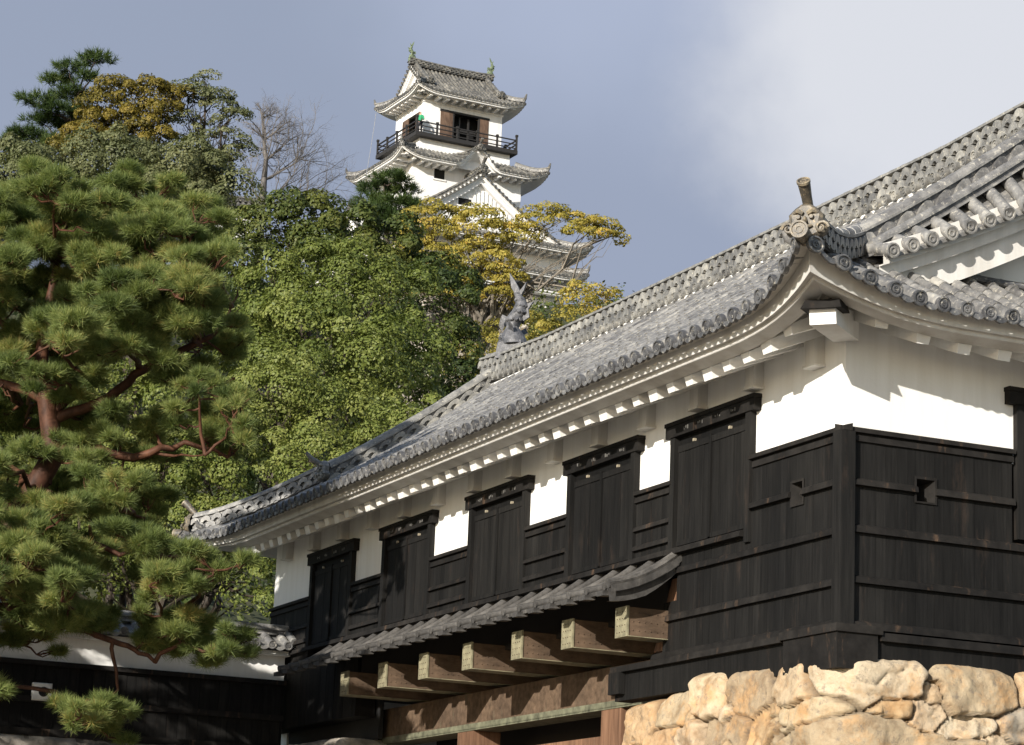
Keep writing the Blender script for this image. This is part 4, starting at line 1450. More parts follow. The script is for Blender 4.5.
SOF = [(.03, -.02), (.04, -.14), (.14, -.15), (.15, -.26), (.30, -.28), (1.0, -.16), (1.35, -.10)]
K1 = Roof(-1.3, 5.9, -1.2, 7.3, 59.42, .60, .046, .42, 2.0, g0=.30, g1=5.8, sp=.31, r=.098, tl=.8, seg=4, tf=swap)
keep_roof('top', K1, swap, SOF, hips=1.5)
for yg_, sg_ in ((.30, -1), (5.8, 1)):
    a_, b_, c_ = MB(swap), MB(swap), MB(swap)
    gable_end(a_, b_, c_, K1, yg_, sg_, .45, .5, 1.45, .32, 5)
    a_.build('gable_wall', M['plaster_far'], keep); b_.build('verge_tiles', M['tile_far'], keep); c_.build('barge_board', M['plaster_far'], keep)
mb = MB(swap)
zk = K1.zE + K1.prof(K1.T)
ridge_stack(mb, [(2.3, -.25, zk + .12), (2.3, .6, zk + .02), (2.3, 3.05, zk - .04), (2.3, 5.5, zk + .02), (2.3, 6.35, zk + .12)], .42, .42, 2, .36, .1, discs=True, seg=4)
mb.build('main_ridge', M['tile_far'], keep)
for yk in (.25, 5.85):
    for sx in (1, -1):
        mb = MB(swap)
        pts = [(2.3 + sx * q, yk, K1.zE + K1.prof(3.6 - q) + .04) for q in np.linspace(.2, 2.5, 7)]
        ridge_stack(mb, pts, .34, .28, 1, .32, .1, seg=4)
        e = np.array(pts[-1])
        oni_tile(mb, e + np.array([sx * .1, 0, .05]), (sx, 0), 1.15, False)
        mb.build('descending_ridge', M['tile_far'], keep)
for x, hd in ((-.05, -1), (6.15, 1)):
    fish('fish_ornament', keep, (x, 2.3, zk + .60), (-hd, 0), 1.1, M['verdigris'])

def kara(side, s, t):
    if side != 'W': return 0.0
    ds = abs(s - 5.95)
    if ds > 1.9: return 0.0
    q = .5 * (1 + cos(pi * ds / 1.9))
    return 1.35 * q ** 1.25 * max(0, 1 - t / 2.3)
K2 = Roof(-2.35, 6.95, -2.65, 8.85, 54.22, .48, .045, .55, 2.0, top=1.82, sp=.31, r=.098, tl=.8, seg=4, tf=swap, lift=kara)
keep_roof('second', K2, swap, SOF, hips=1.8)
mb = MB()
for yy in (-2.0, -1.55):
    top = [(x, yy, 54.22 + kara('W', x + 2.65, 0) * (1 if yy < -1.8 else .85) - .2) for x in np.linspace(1.2, 5.4, 24)]
    bot = [(x, yy, max(54.02, p[2] - (.38 if yy < -1.8 else 2))) for (x, _, _), p in zip(top, top)]
    mb.strip([top, bot])
mb.build('curved_gable', M['plaster_far'], keep)
mb = MB()
ridge_stack(mb, [(3.3, -2.45, 55.30), (3.3, -.6, 55.45)], .3, .2, 1, .3, .09, seg=4)
oni_tile(mb, (3.3, -2.5, 55.28), (0, -1), 1.1, True)
mb.build('ogre_tile', M['tile_far'], keep)
def kwindow(x0, x1, z0, z1, y):
    f = kbox('window', [((x0 - .1, y - .05, z1), (x1 + .1, y + .02, z1 + .1)), ((x0 - .1, y - .07, z0 - .1), (x1 + .1, y + .02, z0)), ((x0 - .1, y - .04, z0), (x0, y + .02, z1)), ((x1, y - .04, z0), (x1 + .1, y + .02, z1))], M['plaster_far'])
    kbox('opening', [((x0, y - .02, z0), (x1, y + .01, z1))], M['void'], f)
kwindow(.55, 1.35, 53.15, 53.85, -1.0)

K3 = Roof(-4.9, 11.1, -4.9, 9.6, 48.62, .36, .0284, .55, 2.2, g0=-2.95, g1=7.6, sp=.32, r=.10, tl=.9, seg=4)
keep_roof('third', K3, None, SOF, hips=1.9)
for yg_, sg_ in ((-2.95, -1), (7.6, 1)):
    a_, b_, c_ = MB(), MB(), MB()
    gable_end(a_, b_, c_, K3, yg_, sg_, .5, .62, 2.0, .34, 5)
    a_.build('gable_wall', M['plaster_far'], keep); b_.build('verge_tiles', M['tile_far'], keep); c_.build('barge_board', M['plaster_far'], keep)
mb = MB()
zk = K3.zE + K3.prof(K3.T)
ridge_stack(mb, [(3.1, -3.4, zk + .08), (3.1, -1.0, zk)], .4, .4, 2, .36, .1, seg=4)
oni_tile(mb, (3.1, -3.5, zk + .05), (0, -1), 1.5, True)
for sx in (1, -1):
    pts = [(3.1 + sx * q, -2.95, K3.zE + K3.prof(8.0 - q) + .04) for q in np.linspace(.3, 5.9, 14)]
    ridge_stack(mb, pts, .34, .22, 1, .34, .1, seg=4)
mb.build('gable_ridge', M['tile_far'], keep)
kwindow(1.55, 2.55, 50.95, 51.45, -2.95)
bt = []
for i in range(19):
    x = .35 + i * .305
    zt = min(52.35 - abs(x - 3.1) * .42, K3.zE + K3.prof(8 - abs(x - 3.1)) - .75)
    if 1.35 < x < 2.75: zt = 50.75
    if zt > 50.7: bt.append(((x - .07, -3.02, 50.3), (x + .07, -2.96, zt)))
kbox('lattice', bt, M['plaster_far'])
mb = MB()
mb.disc((3.1, -3.03, 52.75), (0, -1, 0), .25, .08, 8, .5); mb.build('gegyo_boss', M['plaster_far'], keep)
# small dormer gable on the left slope
mb = MB(); mb.strip([[(-4.2, .9, 49.3), (-4.2, 2.3, 50.9), (-4.2, 3.7, 49.3)], [(-3.0, .9, 49.3), (-3.0, 2.3, 50.9), (-3.0, 3.7, 49.3)]])
mb.poly([(-4.0, 1.0, 49.2), (-4.0, 2.3, 50.7), (-4.0, 3.6, 49.2)]); mb.build('dormer', M['plaster_far'], keep)
mb = MB()
for e in (-1, 1):
    ridge_stack(mb, [(-4.15, 2.3, 50.95), (-4.15, 2.3 + e * .8, 49.95), (-4.15, 2.3 + e * 1.7, 49.2)], .3, .12, 0, .3, .08, seg=4)
ridge_stack(mb, [(-4.3, 2.3, 50.95), (-1.2, 2.3, 51.0)], .3, .2, 1, .3, .08, seg=4)
mb.build('dormer_roof', M['tile_far'], keep)

K4 = Roof(-4.75, 10.95, -4.75, 9.4, 46.75, .46, .03, .42, 2.0, top=1.4, sp=.32, r=.10, tl=.9, seg=4)
keep_roof('fourth', K4, None, SOF, hips=1.4)
K5 = Roof(-4.25, 9.75, -4.5, 8.9, 45.62, .46, .03, .10, 1.0, top=.9, sp=.32, r=.10, tl=.9, seg=4)
mb = MB(); K5.tiles(mb, 'WS'); mb.build('pent_roof', M['tile_far'], keep, smooth=60)
mb = MB(); K5.ring(mb, SOF[:5] + [(.95, -.2)], 20, sides='WS'); mb.build('soffit', M['plaster_far'], keep)
kbox('band', [((-3.36, -3.46, 44.0), (9.66, -3.4, 44.12)), ((-3.36, -3.4, 44.0), (-3.3, 8.0, 44.12))], M['plaster_far'])
kbox('pilaster', [((7.0, -3.45, 44.12), (7.1, -3.4, 45.6)), ((8.3, -3.45, 44.12), (8.4, -3.4, 45.6))], M['plaster_far'])
stone_face('stone_base', 'rough grey stone base directly under the hilltop keep', 'stone wall', [(-3.5, 9), (-3.5, -3.6), (9.8, -3.6), (9.8, 8.5)], 33.0, 43.95, .14,
           irregular(.6, 1.3, 12), M['stone_grey'], (K0[0], K0[1], 0), KY, batter=.25)

def person(name, label, loc, rz, h):
    t = thing(name, label, 'person', loc, rz)
    def skin(nm, verts, edges, rad, mat):
        me = bpy.data.meshes.new(nm); me.from_pydata([tuple(c * h for c in v) for v in verts], edges, [])
        o = link(bpy.data.objects.new(nm, me), t)
        md = o.modifiers.new('skin', 'SKIN')
        for v, r_ in zip(me.skin_vertices[0].data, rad):
            v.radius = (r_[0] * h, r_[1] * h)
        me.skin_vertices[0].data[0].use_root = True
        s = o.modifiers.new('sub', 'SUBSURF'); s.levels = s.render_levels = 2
        me.materials.append(mat)
        return o
    v = [(0, 0, .53), (0, 0, .64), (0, 0, .76), (0, .0, .82), (0, .005, .86), (0, .01, .915), (0, .01, .965),
         (.055, 0, .50), (.06, .015, .28), (.065, -.01, .05), (.065, .08, .02), (-.055, 0, .50), (-.06, .015, .28), (-.065, -.01, .05), (-.065, .08, .02),
         (.105, 0, .80), (.15, .01, .64), (.13, .13, .60), (.10, .21, .60), (-.105, 0, .80), (-.15, .01, .64), (-.13, .13, .60), (-.10, .21, .60)]
    e = [(0, 1), (1, 2), (2, 3), (3, 4), (4, 5), (5, 6), (0, 7), (7, 8), (8, 9), (9, 10), (0, 11), (11, 12), (12, 13), (13, 14), (3, 15), (15, 16), (16, 17), (17, 18), (3, 19), (19, 20), (20, 21), (21, 22)]
    rd = [(.085, .065), (.08, .06), (.095, .065), (.05, .045), (.033, .033), (.05, .055), (.035, .045)] + [(.055, .055), (.04, .04), (.028, .03), (.025, .02)] * 2 + [(.038, .038), (.030, .030), (.024, .024), (.02, .02)] * 2
    skin('body', v, e, rd, M['skin'])
    vj = [(0, 0, .50), (0, 0, .64), (0, 0, .76), (0, 0, .83), (.11, 0, .80), (.155, .01, .64), (.135, .12, .605), (-.11, 0, .80), (-.155, .01, .64), (-.135, .12, .605)]
    skin('jacket', vj, [(0, 1), (1, 2), (2, 3), (3, 4), (4, 5), (5, 6), (3, 7), (7, 8), (8, 9)], [(.10, .075), (.095, .07), (.11, .078), (.05, .05), (.048, .048), (.04, .04), (.034, .034), (.048, .048), (.04, .04), (.034, .034)], M['green_cloth'])
    vt = [(0, 0, .53), (.057, 0, .48), (.062, .015, .28), (.067, -.005, .06), (-.057, 0, .48), (-.062, .015, .28), (-.067, -.005, .06)]
    skin('trousers', vt, [(0, 1), (1, 2), (2, 3), (0, 4), (4, 5), (5, 6)], [(.088, .07), (.06, .06), (.047, .047), (.037, .037)] + [(.06, .06), (.047, .047), (.037, .037)], M['trouser'])
    skin('hair', [(0, -.005, .93), (0, -.01, .975)], [(0, 1)], [(.054, .058), (.042, .05)], M['hair'])
    mb = MB()
    mb.tube([(0, .058 * h, .93 * h), (0, .074 * h, .915 * h), (0, .06 * h, .905 * h)], [.006 * h, .01 * h, .006 * h], 5)
    mb.build('nose', M['skin'], t)
pw = K0 + Rd * 0
ck, sk = cos(KY), sin(KY)
kx, ky = -.45, -.50
person('person', 'person in a green jacket standing on the keep balcony', (K0[0] + ck * kx - sk * ky, K0[1] + sk * kx + ck * ky, 56.30), KY + pi * .75, 1.62)

# thin wire coming down from the left end of the keep's top eave
mb = MB()
w0 = np.array([K0[0] + ck * -1.1 - sk * 5.7, K0[1] + sk * -1.1 + ck * 5.7, 59.5])
w1 = at(366, 176, 160.0)
mb.tube([w0 * (1 - q) + w1 * q - np.array([0, 0, .25 * sin(pi * q)]) for q in np.linspace(0, 1, 8)], .022, 5)
o = mb.build('cable', M['wire'])
o['label'], o['category'] = 'thin pale cable hanging from the left eave of the keep', 'cable'

# distant white wall with tile coping among the hilltop trees
bw_ = at(236, 213, 128.0)
mb_root = thing('plaster_wall', 'short white wall with tile coping half hidden by the hilltop trees', 'wall', (bw_[0], bw_[1], 0), radians(22))
zb_ = bw_[2]
kbox('plaster_band', [((-3.2, 0, zb_ - 1.4), (.9, .5, zb_ + .25))], M['plaster_far'], mb_root)
mb = MB(lambda p: (p[1] - 3.4, p[0], p[2]))
RW = Roof(-.45, .95, 0, 4.6, zb_ + .3, .55, .05, .0, 1.0, g0=.05, g1=4.55, sp=.32, r=.09, tl=.6, seg=4)
RW.tiles(mb, 'WE'); RW.caps(mb, 'WE', 6, True)
ridge_stack(mb, [(.25, 0, zb_ + .7), (.25, 4.6, zb_ + .7)], .3, .2, 1, .32, .1, seg=4)
mb.build('coping_tiles', M['tile_far'], mb_root)

# stone retaining wall on the slope, seen through the yellow tree
p0, p1 = at(405, 292, 122.0), at(535, 292, 119.0)
stone_face('stone_wall', 'pale rough stone retaining wall on the slope below the keep', 'stone wall', [(p0[0], p0[1]), ((p0[0] + p1[0]) / 2, (p0[1] + p1[1]) / 2), (p1[0], p1[1])],
           p0[2] - 8, p0[2] + .1, .12, irregular(.35, .9, 21), M['stone_grey'], (0, 0, 0), 0, batter=.2, relief=.16)

# ------------------------------------------------------------------ trees
def unit(v):
    return v / (np.linalg.norm(v, axis=-1, keepdims=True) + 1e-9)

def leaf_quads(P, N, size, aspect, rs):
    """rhombic leaves at P with normals N"""
    n = len(P)
    a = unit(np.cross(N, rs.normal(size=(n, 3))))
    b = np.cross(unit(N), a)
    s = (size * rs.uniform(.65, 1.35, n))[:, None]
    V = np.empty((n, 4, 3))
    V[:, 0] = P - a * s * .5; V[:, 1] = P + b * s * aspect * .5; V[:, 2] = P + a * s * .5; V[:, 3] = P - b * s * aspect * .5
    return V.reshape(-1, 3), np.arange(n * 4).reshape(n, 4)

def lobes_from(px_lobes, Y, depth=.8):
    out = []
    for l in px_lobes:
        px, py, rx, ry = l[:4]
        yy = Y + (l[4] if len(l) > 4 else 0)
        k = yy / FPX
        out.append((at(px, py, yy), np.array([rx * k, max(rx, ry) * k * depth, ry * k])))
    return out

def limb(mb, a, b, r0, r1, rs, sag=.0, seg=6, n=6, wig=.06):
    a, b = np.array(a, float), np.array(b, float)
    L = np.linalg.norm(b - a)
    pts, rad = [], []
    for i in range(n + 1):
        q = i / n
        p = a * (1 - q) + b * q + rs.normal(size=3) * L * wig * (0 if i in (0, n) else 1)
        p[2] += sag * L * sin(pi * q)
        pts.append(p); rad.append(r0 * (1 - q) + r1 * q)
    mb.tube(pts, rad, seg, .5)
    return pts

def broadleaf(name, label, lobes, leafmat, barkmat, clump, nclump, leaf, per, seed, trunk=None, r_tr=.3, up=.85, sparse=1.0, tint=(.5, .15), group=None, cat='tree', droop=0.0, flat=1.0, aspect=.6, space=1.45, inner=.5, cover=1.5):
    leaf *= .66
    per = int(min(900, cover * 4.4 * clump ** 2 / (leaf ** 2 * aspect * .5)))
    rs = np.random.RandomState(seed)
    cen = np.mean([l[0] for l in lobes], 0)
    if trunk is None:
        low = min(lobes, key=lambda l: l[0][2])
        trunk = np.array([cen[0] * .7 + low[0][0] * .3, cen[1] + .5, 0])
    gz_ = hz(trunk[0], trunk[1]) if trunk[1] > 50 else 0.0
    base = np.array([trunk[0], trunk[1], max(gz_, 0) - .3])
    t = thing(name, label, cat, base, 0, group)
    area = np.array([l[1][0] * l[1][2] + l[1][1] * l[1][2] for l in lobes]); area = area / area.sum()
    C, Nn = [], []
    for (c, r), ar in zip(lobes, area):
        n = max(5, int(nclump * ar))
        n *= 4
        d = unit(rs.normal(size=(n, 3)))
        d[:, 2] = np.where(d[:, 2] < -.55, -d[:, 2] * .6, d[:, 2]); d = unit(d)
        wob = 1 + (fbm(d * 1.9 + seed + c[:1], 3)[:, None] - .5) * 1.0
        C.append(c + d * r * wob * rs.uniform(.86, 1.0, (n, 1))); Nn.append(unit(d / r))
    C = np.concatenate(C); Nn = np.concatenate(Nn)
    front = Nn[:, 1] < .55          # the side turned to the hill is left bare
    C, Nn = C[front], Nn[front]
    if space:
        keep_i, cell = [], {}
        md = clump * space
        for i_, p in enumerate(C):
            kx_ = tuple((p // md).astype(int))
            ok = True
            for ax in (-1, 0, 1):
                for ay in (-1, 0, 1):
                    for az in (-1, 0, 1):
                        for q_ in cell.get((kx_[0] + ax, kx_[1] + ay, kx_[2] + az), ()):
                            if ((q_ - p) ** 2).sum() < md * md: ok = False
            if ok:
                keep_i.append(i_); cell.setdefault(kx_, []).append(p)
        C, Nn = C[keep_i], Nn[keep_i]
    nc = len(C)
    cr = clump * rs.uniform(.6, 1.35, nc)
    ct = np.clip(rs.normal(tint[0], tint[1] * .7, nc), 0, 1)
    k = per
    ax = unit(Nn * .8 + np.array([0, 0, up]))
    d = unit(rs.normal(size=(nc, k, 3)))
    dn = (d * ax[:, None]).sum(-1, keepdims=True)
    d = np.where(dn < 0, d - 2 * dn * ax[:, None], d)
    bump = 1 + (vnoise((d * 2.2 + C[:, None] * 1.7).reshape(-1, 3)).reshape(nc, k, 1) - .5) * .7
    rr = rs.uniform(.70, 1.0, (nc, k, 1)) ** .5 * bump
    P = C[:, None] + d * rr * cr[:, None, None] * np.array([1, 1, flat])
    P[..., 2] -= droop * rs.uniform(0, 1, (nc, k)) * cr[:, None]
    N = unit(d + rs.normal(size=d.shape) * .38 + np.array([0, 0, .15]))
    T = np.clip(ct[:, None] + rs.normal(0, tint[1] * .8, (nc, k)), 0, 1)
    P, N, T = P.reshape(-1, 3), N.reshape(-1, 3), T.ravel()
    if inner:
        m_ = int(len(P) * .35 * inner)
        li = rs.choice(len(lobes), m_, p=area)
        lc = np.array([l[0] for l in lobes])[li]; lr = np.array([l[1] for l in lobes])[li]
        di = unit(rs.normal(size=(m_, 3)))
        P = np.concatenate([P, lc + di * lr * rs.uniform(.45, .84, (m_, 1))]); N = np.concatenate([N, di + rs.normal(size=di.shape) * .4])
        T = np.concatenate([T, np.clip(rs.normal(tint[0], tint[1], m_), 0, 1)])
    V, F = leaf_quads(P - base, N, leaf, aspect, rs)
    np_mesh('crown', V, F, T, leafmat, t)
    mb = MB()
    topz = cen[2] - np.mean([l[1][2] for l in lobes]) * .2
    fork = np.array([cen[0] * .6 + base[0] * .4, cen[1] * .6 + base[1] * .4, base[2] + (topz - base[2]) * .6]) - base
    limb(mb, (0, 0, 0), fork, r_tr, r_tr * .7, rs, seg=9, wig=.02)
    for c, r in lobes:
        p = limb(mb, fork, c - base, r_tr * .38, r_tr * .09, rs, sag=.05, wig=.05)
        for _ in range(7):
            dd = unit(rs.normal(size=3) + np.array([0, 0, .3]))
            limb(mb, p[rs.randint(2, 6)], c - base + dd * r * .85, r_tr * .11, r_tr * .02, rs, seg=4, n=4, wig=.07)
    mb.build('trunk', barkmat, t, smooth=60)
    return t

def needle_tris(P, D, nper, length, width, spread, rs):
    """needle tufts at P growing along D"""
    n = len(P)
    d = unit(D[:, None] + rs.normal(size=(n, nper, 3)) * spread)
    base = P[:, None] + d * length * .12 - D[:, None] * length * rs.uniform(0, .7, (n, nper, 1))
    ln = (length * rs.uniform(.7, 1.15, (n, nper)))[..., None]
    s = unit(np.cross(d, rs.normal(size=d.shape))) * width * .5
    V = np.empty((n, nper, 3, 3))
    V[:, :, 0] = base - s; V[:, :, 1] = base + s; V[:, :, 2] = base + d * ln
    m = n * nper
    return V.reshape(-1, 3), np.arange(m * 3).reshape(m, 3)

def pine(name, label, trunk_pts, trunk_r, limbs, pads, leafmat, barkmat, tuft_step, nper, length, width, seed, extra=None, cat='tree'):
    """trunk_pts and limbs in world coordinates; pads: (centre, radii)"""
    rs = np.random.RandomState(seed)
    base = np.array(trunk_pts[0], float)
    t = thing(name, label, cat, base)
    mb = MB()
    mb.tube([np.array(p) - base for p in trunk_pts], trunk_r, 12, .5)
    for pts, r0, r1 in limbs:
        pts = [np.array(p, float) - base for p in pts]
        # a little crookedness between the given points
        q = [pts[0]]
        for a, b in zip(pts[:-1], pts[1:]):
            L = np.linalg.norm(b - a)
            for f in (.33, .66):
                q.append(a * (1 - f) + b * f + rs.normal(size=3) * L * .06)
            q.append(b)
        mb.tube(q, [r0 + (r1 - r0) * i / (len(q) - 1) for i in range(len(q))], 8, .5)
    nodes = [np.array(a_) * (1 - q_) + np.array(b_) * q_ for pts, r_, _ in limbs if r_ > .018 * trunk_r[0] / .25 for a_, b_ in zip(pts[:-1], pts[1:]) for q_ in (.25, .5, .75, 1.0)] + [np.array(p, float) for p in trunk_pts[2:]]
    nodes = np.array(nodes)
    P, Dd, T = [], [], []
    for c, r in pads:
        n = max(6, int(4.2 * r[0] * r[1] / tuft_step ** 2 * (1 + r[2] / r[0])))
        d = unit(rs.normal(size=(n, 3)))
        d[:, 2] = np.where(d[:, 2] < -.25, -d[:, 2], d[:, 2])
        wob = 1 + (fbm(d * 2.0 + c[:1] * 3 + seed, 3)[:, None] - .5) * 1.1
        p = c + d * r * (rs.uniform(.25, 1, (n, 1)) ** .45) * wob
        P.append(p); Dd.append(unit(d * np.array([.8, .8, .5]) + np.array([0, 0, .55]) + rs.normal(size=d.shape) * .25))
        T.append(np.clip(rs.normal(.5, .13) + rs.normal(0, .13, n), 0, 1))
        # twigs that carry the pad
        near = nodes[np.argmin(np.linalg.norm(nodes - c, axis=1))]
        L = np.linalg.norm(near - c)
        w = limb(mb, near - base, c - base + np.array([0, 0, -r[2] * .4]), min(.026, .008 * L + .012) * trunk_r[0] / .25, .009, rs, sag=-.04, seg=6, n=5, wig=.06)
        for _ in range(3):
            dd = unit(rs.normal(size=3)) * np.array([1, 1, .35])
            limb(mb, w[rs.randint(2, 6)], c - base + dd * r * .8, .010 * trunk_r[0] / .25, .005, rs, seg=4, n=4, wig=.08)
    P, Dd, T = np.concatenate(P), np.concatenate(Dd), np.concatenate(T)
    V, F = needle_tris(P - base, Dd, nper, length, width, .62, rs)
    TT = np.clip(np.repeat(T, nper) + rs.normal(0, .12, len(T) * nper), 0, 1)
    np_mesh('needles', V, F, TT, leafmat, t)
    mb.build('trunk', barkmat, t, smooth=60)
    return t

# --- the big pine beside the gate
PY = 37.5
def pp_(l): return [at(p[0], p[1], PY + (p[2] if len(p) > 2 else 0)) for p in l]
rs = np.random.RandomState(5)
tb = at(62, 740, PY)
tb = at(-62, 740, PY)
trunk = [(tb[0] - .3, tb[1], -.1), (tb[0] - .15, tb[1], 2.0)] + pp_([(-58, 740), (-42, 640), (4, 540), (54, 455), (47, 400), (40, 365), (48, 310), (60, 250), (70, 215)])
tr = [.28, .26, .23, .21, .19, .175, .15, .12, .08, .05, .03]
limbs = [
    (pp_([(58, 418), (100, 402), (129, 382), (150, 366), (161, 357), (190, 346), (212, 336)]), 0.088, 0.042),
    (pp_([(212, 336), (226, 322), (236, 298), (238, 290)]), 0.034, 0.010), (pp_([(218, 328), (214, 310), (209, 296)]), 0.020, 0.007), (pp_([(222, 326), (232, 320), (240, 308)]), 0.017, 0.007), (pp_([(205, 338), (196, 322), (200, 312)]), 0.014, 0.006),
    (pp_([(60, 449), (100, 449), (150, 453), (185, 442), (228, 458)]), 0.102, 0.021), (pp_([(150, 453), (175, 456), (205, 455, -1)]), 0.034, 0.010),
    (pp_([(-40, 600), (10, 608), (45, 617), (80, 628), (110, 640), (135, 650), (155, 662)]), 0.082, 0.028), (pp_([(113, 641), (115, 665), (118, 690), (100, 708)]), 0.034, 0.014), (pp_([(135, 650), (145, 640), (168, 636)]), 0.027, 0.010),
    (pp_([(50, 480), (38, 485), (28, 478)]), 0.082, 0.070), (pp_([(50, 490), (32, 505), (13, 528), (-10, 545)]), 0.061, 0.035),
    (pp_([(45, 395), (20, 360), (5, 326), (-20, 290)]), 0.088, 0.035), (pp_([(44, 400), (-10, 380), (-60, 372)]), 0.082, 0.042),
    (pp_([(56, 410), (85, 390), (108, 358), (125, 330)]), 0.075, 0.021), (pp_([(129, 382), (150, 340), (157, 322), (180, 318)]), 0.041, 0.014), (pp_([(157, 322), (160, 305), (172, 296)]), 0.027, 0.010),
    (pp_([(8, 535), (60, 545), (120, 555), (190, 556)]), 0.068, 0.021), (pp_([(-25, 600), (0, 590), (30, 588)]), 0.068, 0.028), (pp_([(50, 330), (90, 300), (130, 285), (175, 290)]), 0.061, 0.021),
    (pp_([(58, 265), (30, 240), (-10, 235)]), 0.048, 0.021), (pp_([(50, 500), (90, 495), (130, 510)]), 0.048, 0.021),
    (pp_([(-42, 640), (-5, 570), (20, 545)]), 0.068, 0.028), (pp_([(170, 420), (190, 400), (215, 385), (235, 378)]), 0.041, 0.021),
]
PADS = [(27, 198, 42, 22), (78, 216, 34, 24), (27, 252, 40, 24), (16, 298, 38, 26), (75, 282, 40, 24), (128, 240, 30, 22), (165, 252, 36, 24), (192, 268, 24, 16), (114, 268, 34, 22), (176, 290, 32, 18),
        (128, 342, 36, 20), (54, 336, 44, 20), (94, 318, 34, 20), (60, 380, 30, 14), (130, 300, 30, 18), (205, 300, 26, 18), (225, 350, 22, 14), (200, 385, 22, 14),
        (25, 420, 46, 17), (78, 426, 26, 14), (121, 430, 30, 15), (161, 432, 30, 15), (208, 432, 32, 15), (232, 420, 18, 16), (232, 448, 16, 10),
        (14, 500, 36, 20), (62, 496, 36, 16), (92, 502, 28, 16), (122, 486, 26, 18), (118, 508, 28, 15), (146, 520, 22, 13), (22, 540, 34, 18), (88, 540, 36, 18), (134, 538, 36, 17), (172, 560, 30, 13), (214, 566, 22, 11),
        (20, 566, 30, 18), (34, 584, 36, 16), (66, 596, 30, 14), (10, 580, 30, 16), (150, 580, 30, 15), (186, 576, 28, 14), (17, 616, 26, 14), (24, 640, 26, 12), (110, 622, 26, 10),
        (158, 620, 30, 12), (182, 636, 32, 13), (214, 640, 30, 13), (240, 644, 22, 12), (92, 706, 20, 9), (76, 722, 18, 8), (114, 712, 18, 9), (100, 726, 22, 9),
        # the part of the crown to the left, outside the picture
        (-60, 230, 50, 30), (-70, 300, 50, 28), (-60, 380, 50, 24), (-70, 460, 50, 24), (-60, 540, 50, 24), (-70, 610, 50, 24), (-130, 330, 50, 30), (-140, 420, 50, 26), (-140, 520, 50, 26), (-130, 600, 50, 26), (-200, 450, 50, 30), (-200, 560, 50, 30), (-190, 640, 50, 26), (-60, 680, 44, 22), (-120, 690, 44, 22), (-260, 520, 50, 30), (-260, 620, 50, 30)]
for _ in range(26):          # upper crown
    PADS.append((rs.uniform(-30, 200), rs.uniform(195, 385), rs.uniform(24, 40), rs.uniform(14, 22)))
for _ in range(22):          # left side, in front of and behind the trunk
    PADS.append((rs.uniform(-40, 75), rs.uniform(390, 620), rs.uniform(24, 38), rs.uniform(12, 18)))
pads = []
for i, (px, py, rx, ry) in enumerate(PADS):
    dy = rs.uniform(-2.0, 2.0)
    if py > 600 and px > 90: dy = rs.uniform(-.8, .6)
    Yp = PY + dy
    k = Yp / FPX
    pads.append((at(px, py, Yp), np.array([rx * k, rx * k * 1.1, ry * k]) * np.array([1.15, 1.1, 1.35])))
dense = np.array([np.array(a_) * (1 - q_) + np.array(b_) * q_ for pts, r_, _ in limbs if r_ > .025 for a_, b_ in zip(pts[:-1], pts[1:]) for q_ in (.2, .4, .6, .8, 1.0)])
for c, r in pads:           # a boughlet to every pad
    dd_ = np.linalg.norm(dense - c, axis=1) + 1.5 * np.clip(dense[:, 2] - c[2], 0, 9)
    n0 = dense[np.argmin(dd_)]
    L_ = np.linalg.norm(c - n0)
    limbs.append(([n0, n0 * .55 + c * .45 + rs.normal(size=3) * .08 * L_, c - np.array([0, 0, r[2] * .3])], min(.05, .016 + .016 * L_), .014))
mini = []
for c, r in pads:
    for q in range(8):
        o_ = rs.normal(size=3) * r * np.array([.62, .6, .50])
        f_ = rs.uniform(.26, .50)
        mini.append((c + o_, r * f_ * np.array([1.1, 1.1, rs.uniform(.7, 1.2)])))
pads = mini
pine('pine_tree', 'big near pine with reddish limbs filling the left edge beside the gate house', trunk, tr, limbs, pads, M['needle'], M['bark_pine'], .075, 36, .155, .0075, 31)

# --- broad-leaved trees on the slope behind the gate
def bl(name, label, px_lobes, Y, leafmat='leaf', bark='bark', clump=.6, n=420, leaf=.16, per=60, seed=1, depth=.8, **kw):
    return broadleaf(name, label, lobes_from(px_lobes, Y, depth), M[leafmat], M[bark], clump, n, leaf, per, seed, **kw)

bl('evergreen_tree', 'large bright green evergreen tree just behind the gate house roof, below the keep',
   [(330, 300, 62, 52), (300, 360, 55, 50, -2), (380, 310, 50, 45), (350, 370, 60, 50, -3), (280, 300, 48, 40, 1), (400, 380, 45, 50, -1), (260, 350, 40, 45)],
   66, clump=.62, n=760, leaf=.15, per=90, seed=2, r_tr=.4)
bl('evergreen_tree', 'lighter green round-crowned tree low behind the gate house eave, left of the bright large tree',
   [(330, 430, 56, 40), (270, 415, 40, 42, -1), (300, 395, 34, 30), (365, 415, 34, 30, 1), (240, 440, 34, 36)], 60, clump=.5, n=500, leaf=.13, per=90, seed=22, r_tr=.3, tint=(.70, .14))
bl('evergreen_tree', 'low rounded yellow-green tree between the big pine and the gate house eave',
   [(170, 400, 45, 45), (200, 470, 55, 45, -1), (150, 470, 45, 45), (240, 460, 40, 40), (180, 540, 60, 45, -2), (245, 540, 40, 45, -1), (110, 400, 50, 40), (110, 480, 45, 45), (300, 460, 40, 25), (240, 590, 35, 35, -2), (120, 560, 50, 45, -1), (60, 430, 50, 50, 1), (50, 560, 50, 50, 1), (0, 480, 50, 60, 1)],
   57, clump=.48, n=900, leaf=.13, per=90, seed=3, r_tr=.35, tint=(.58, .2))
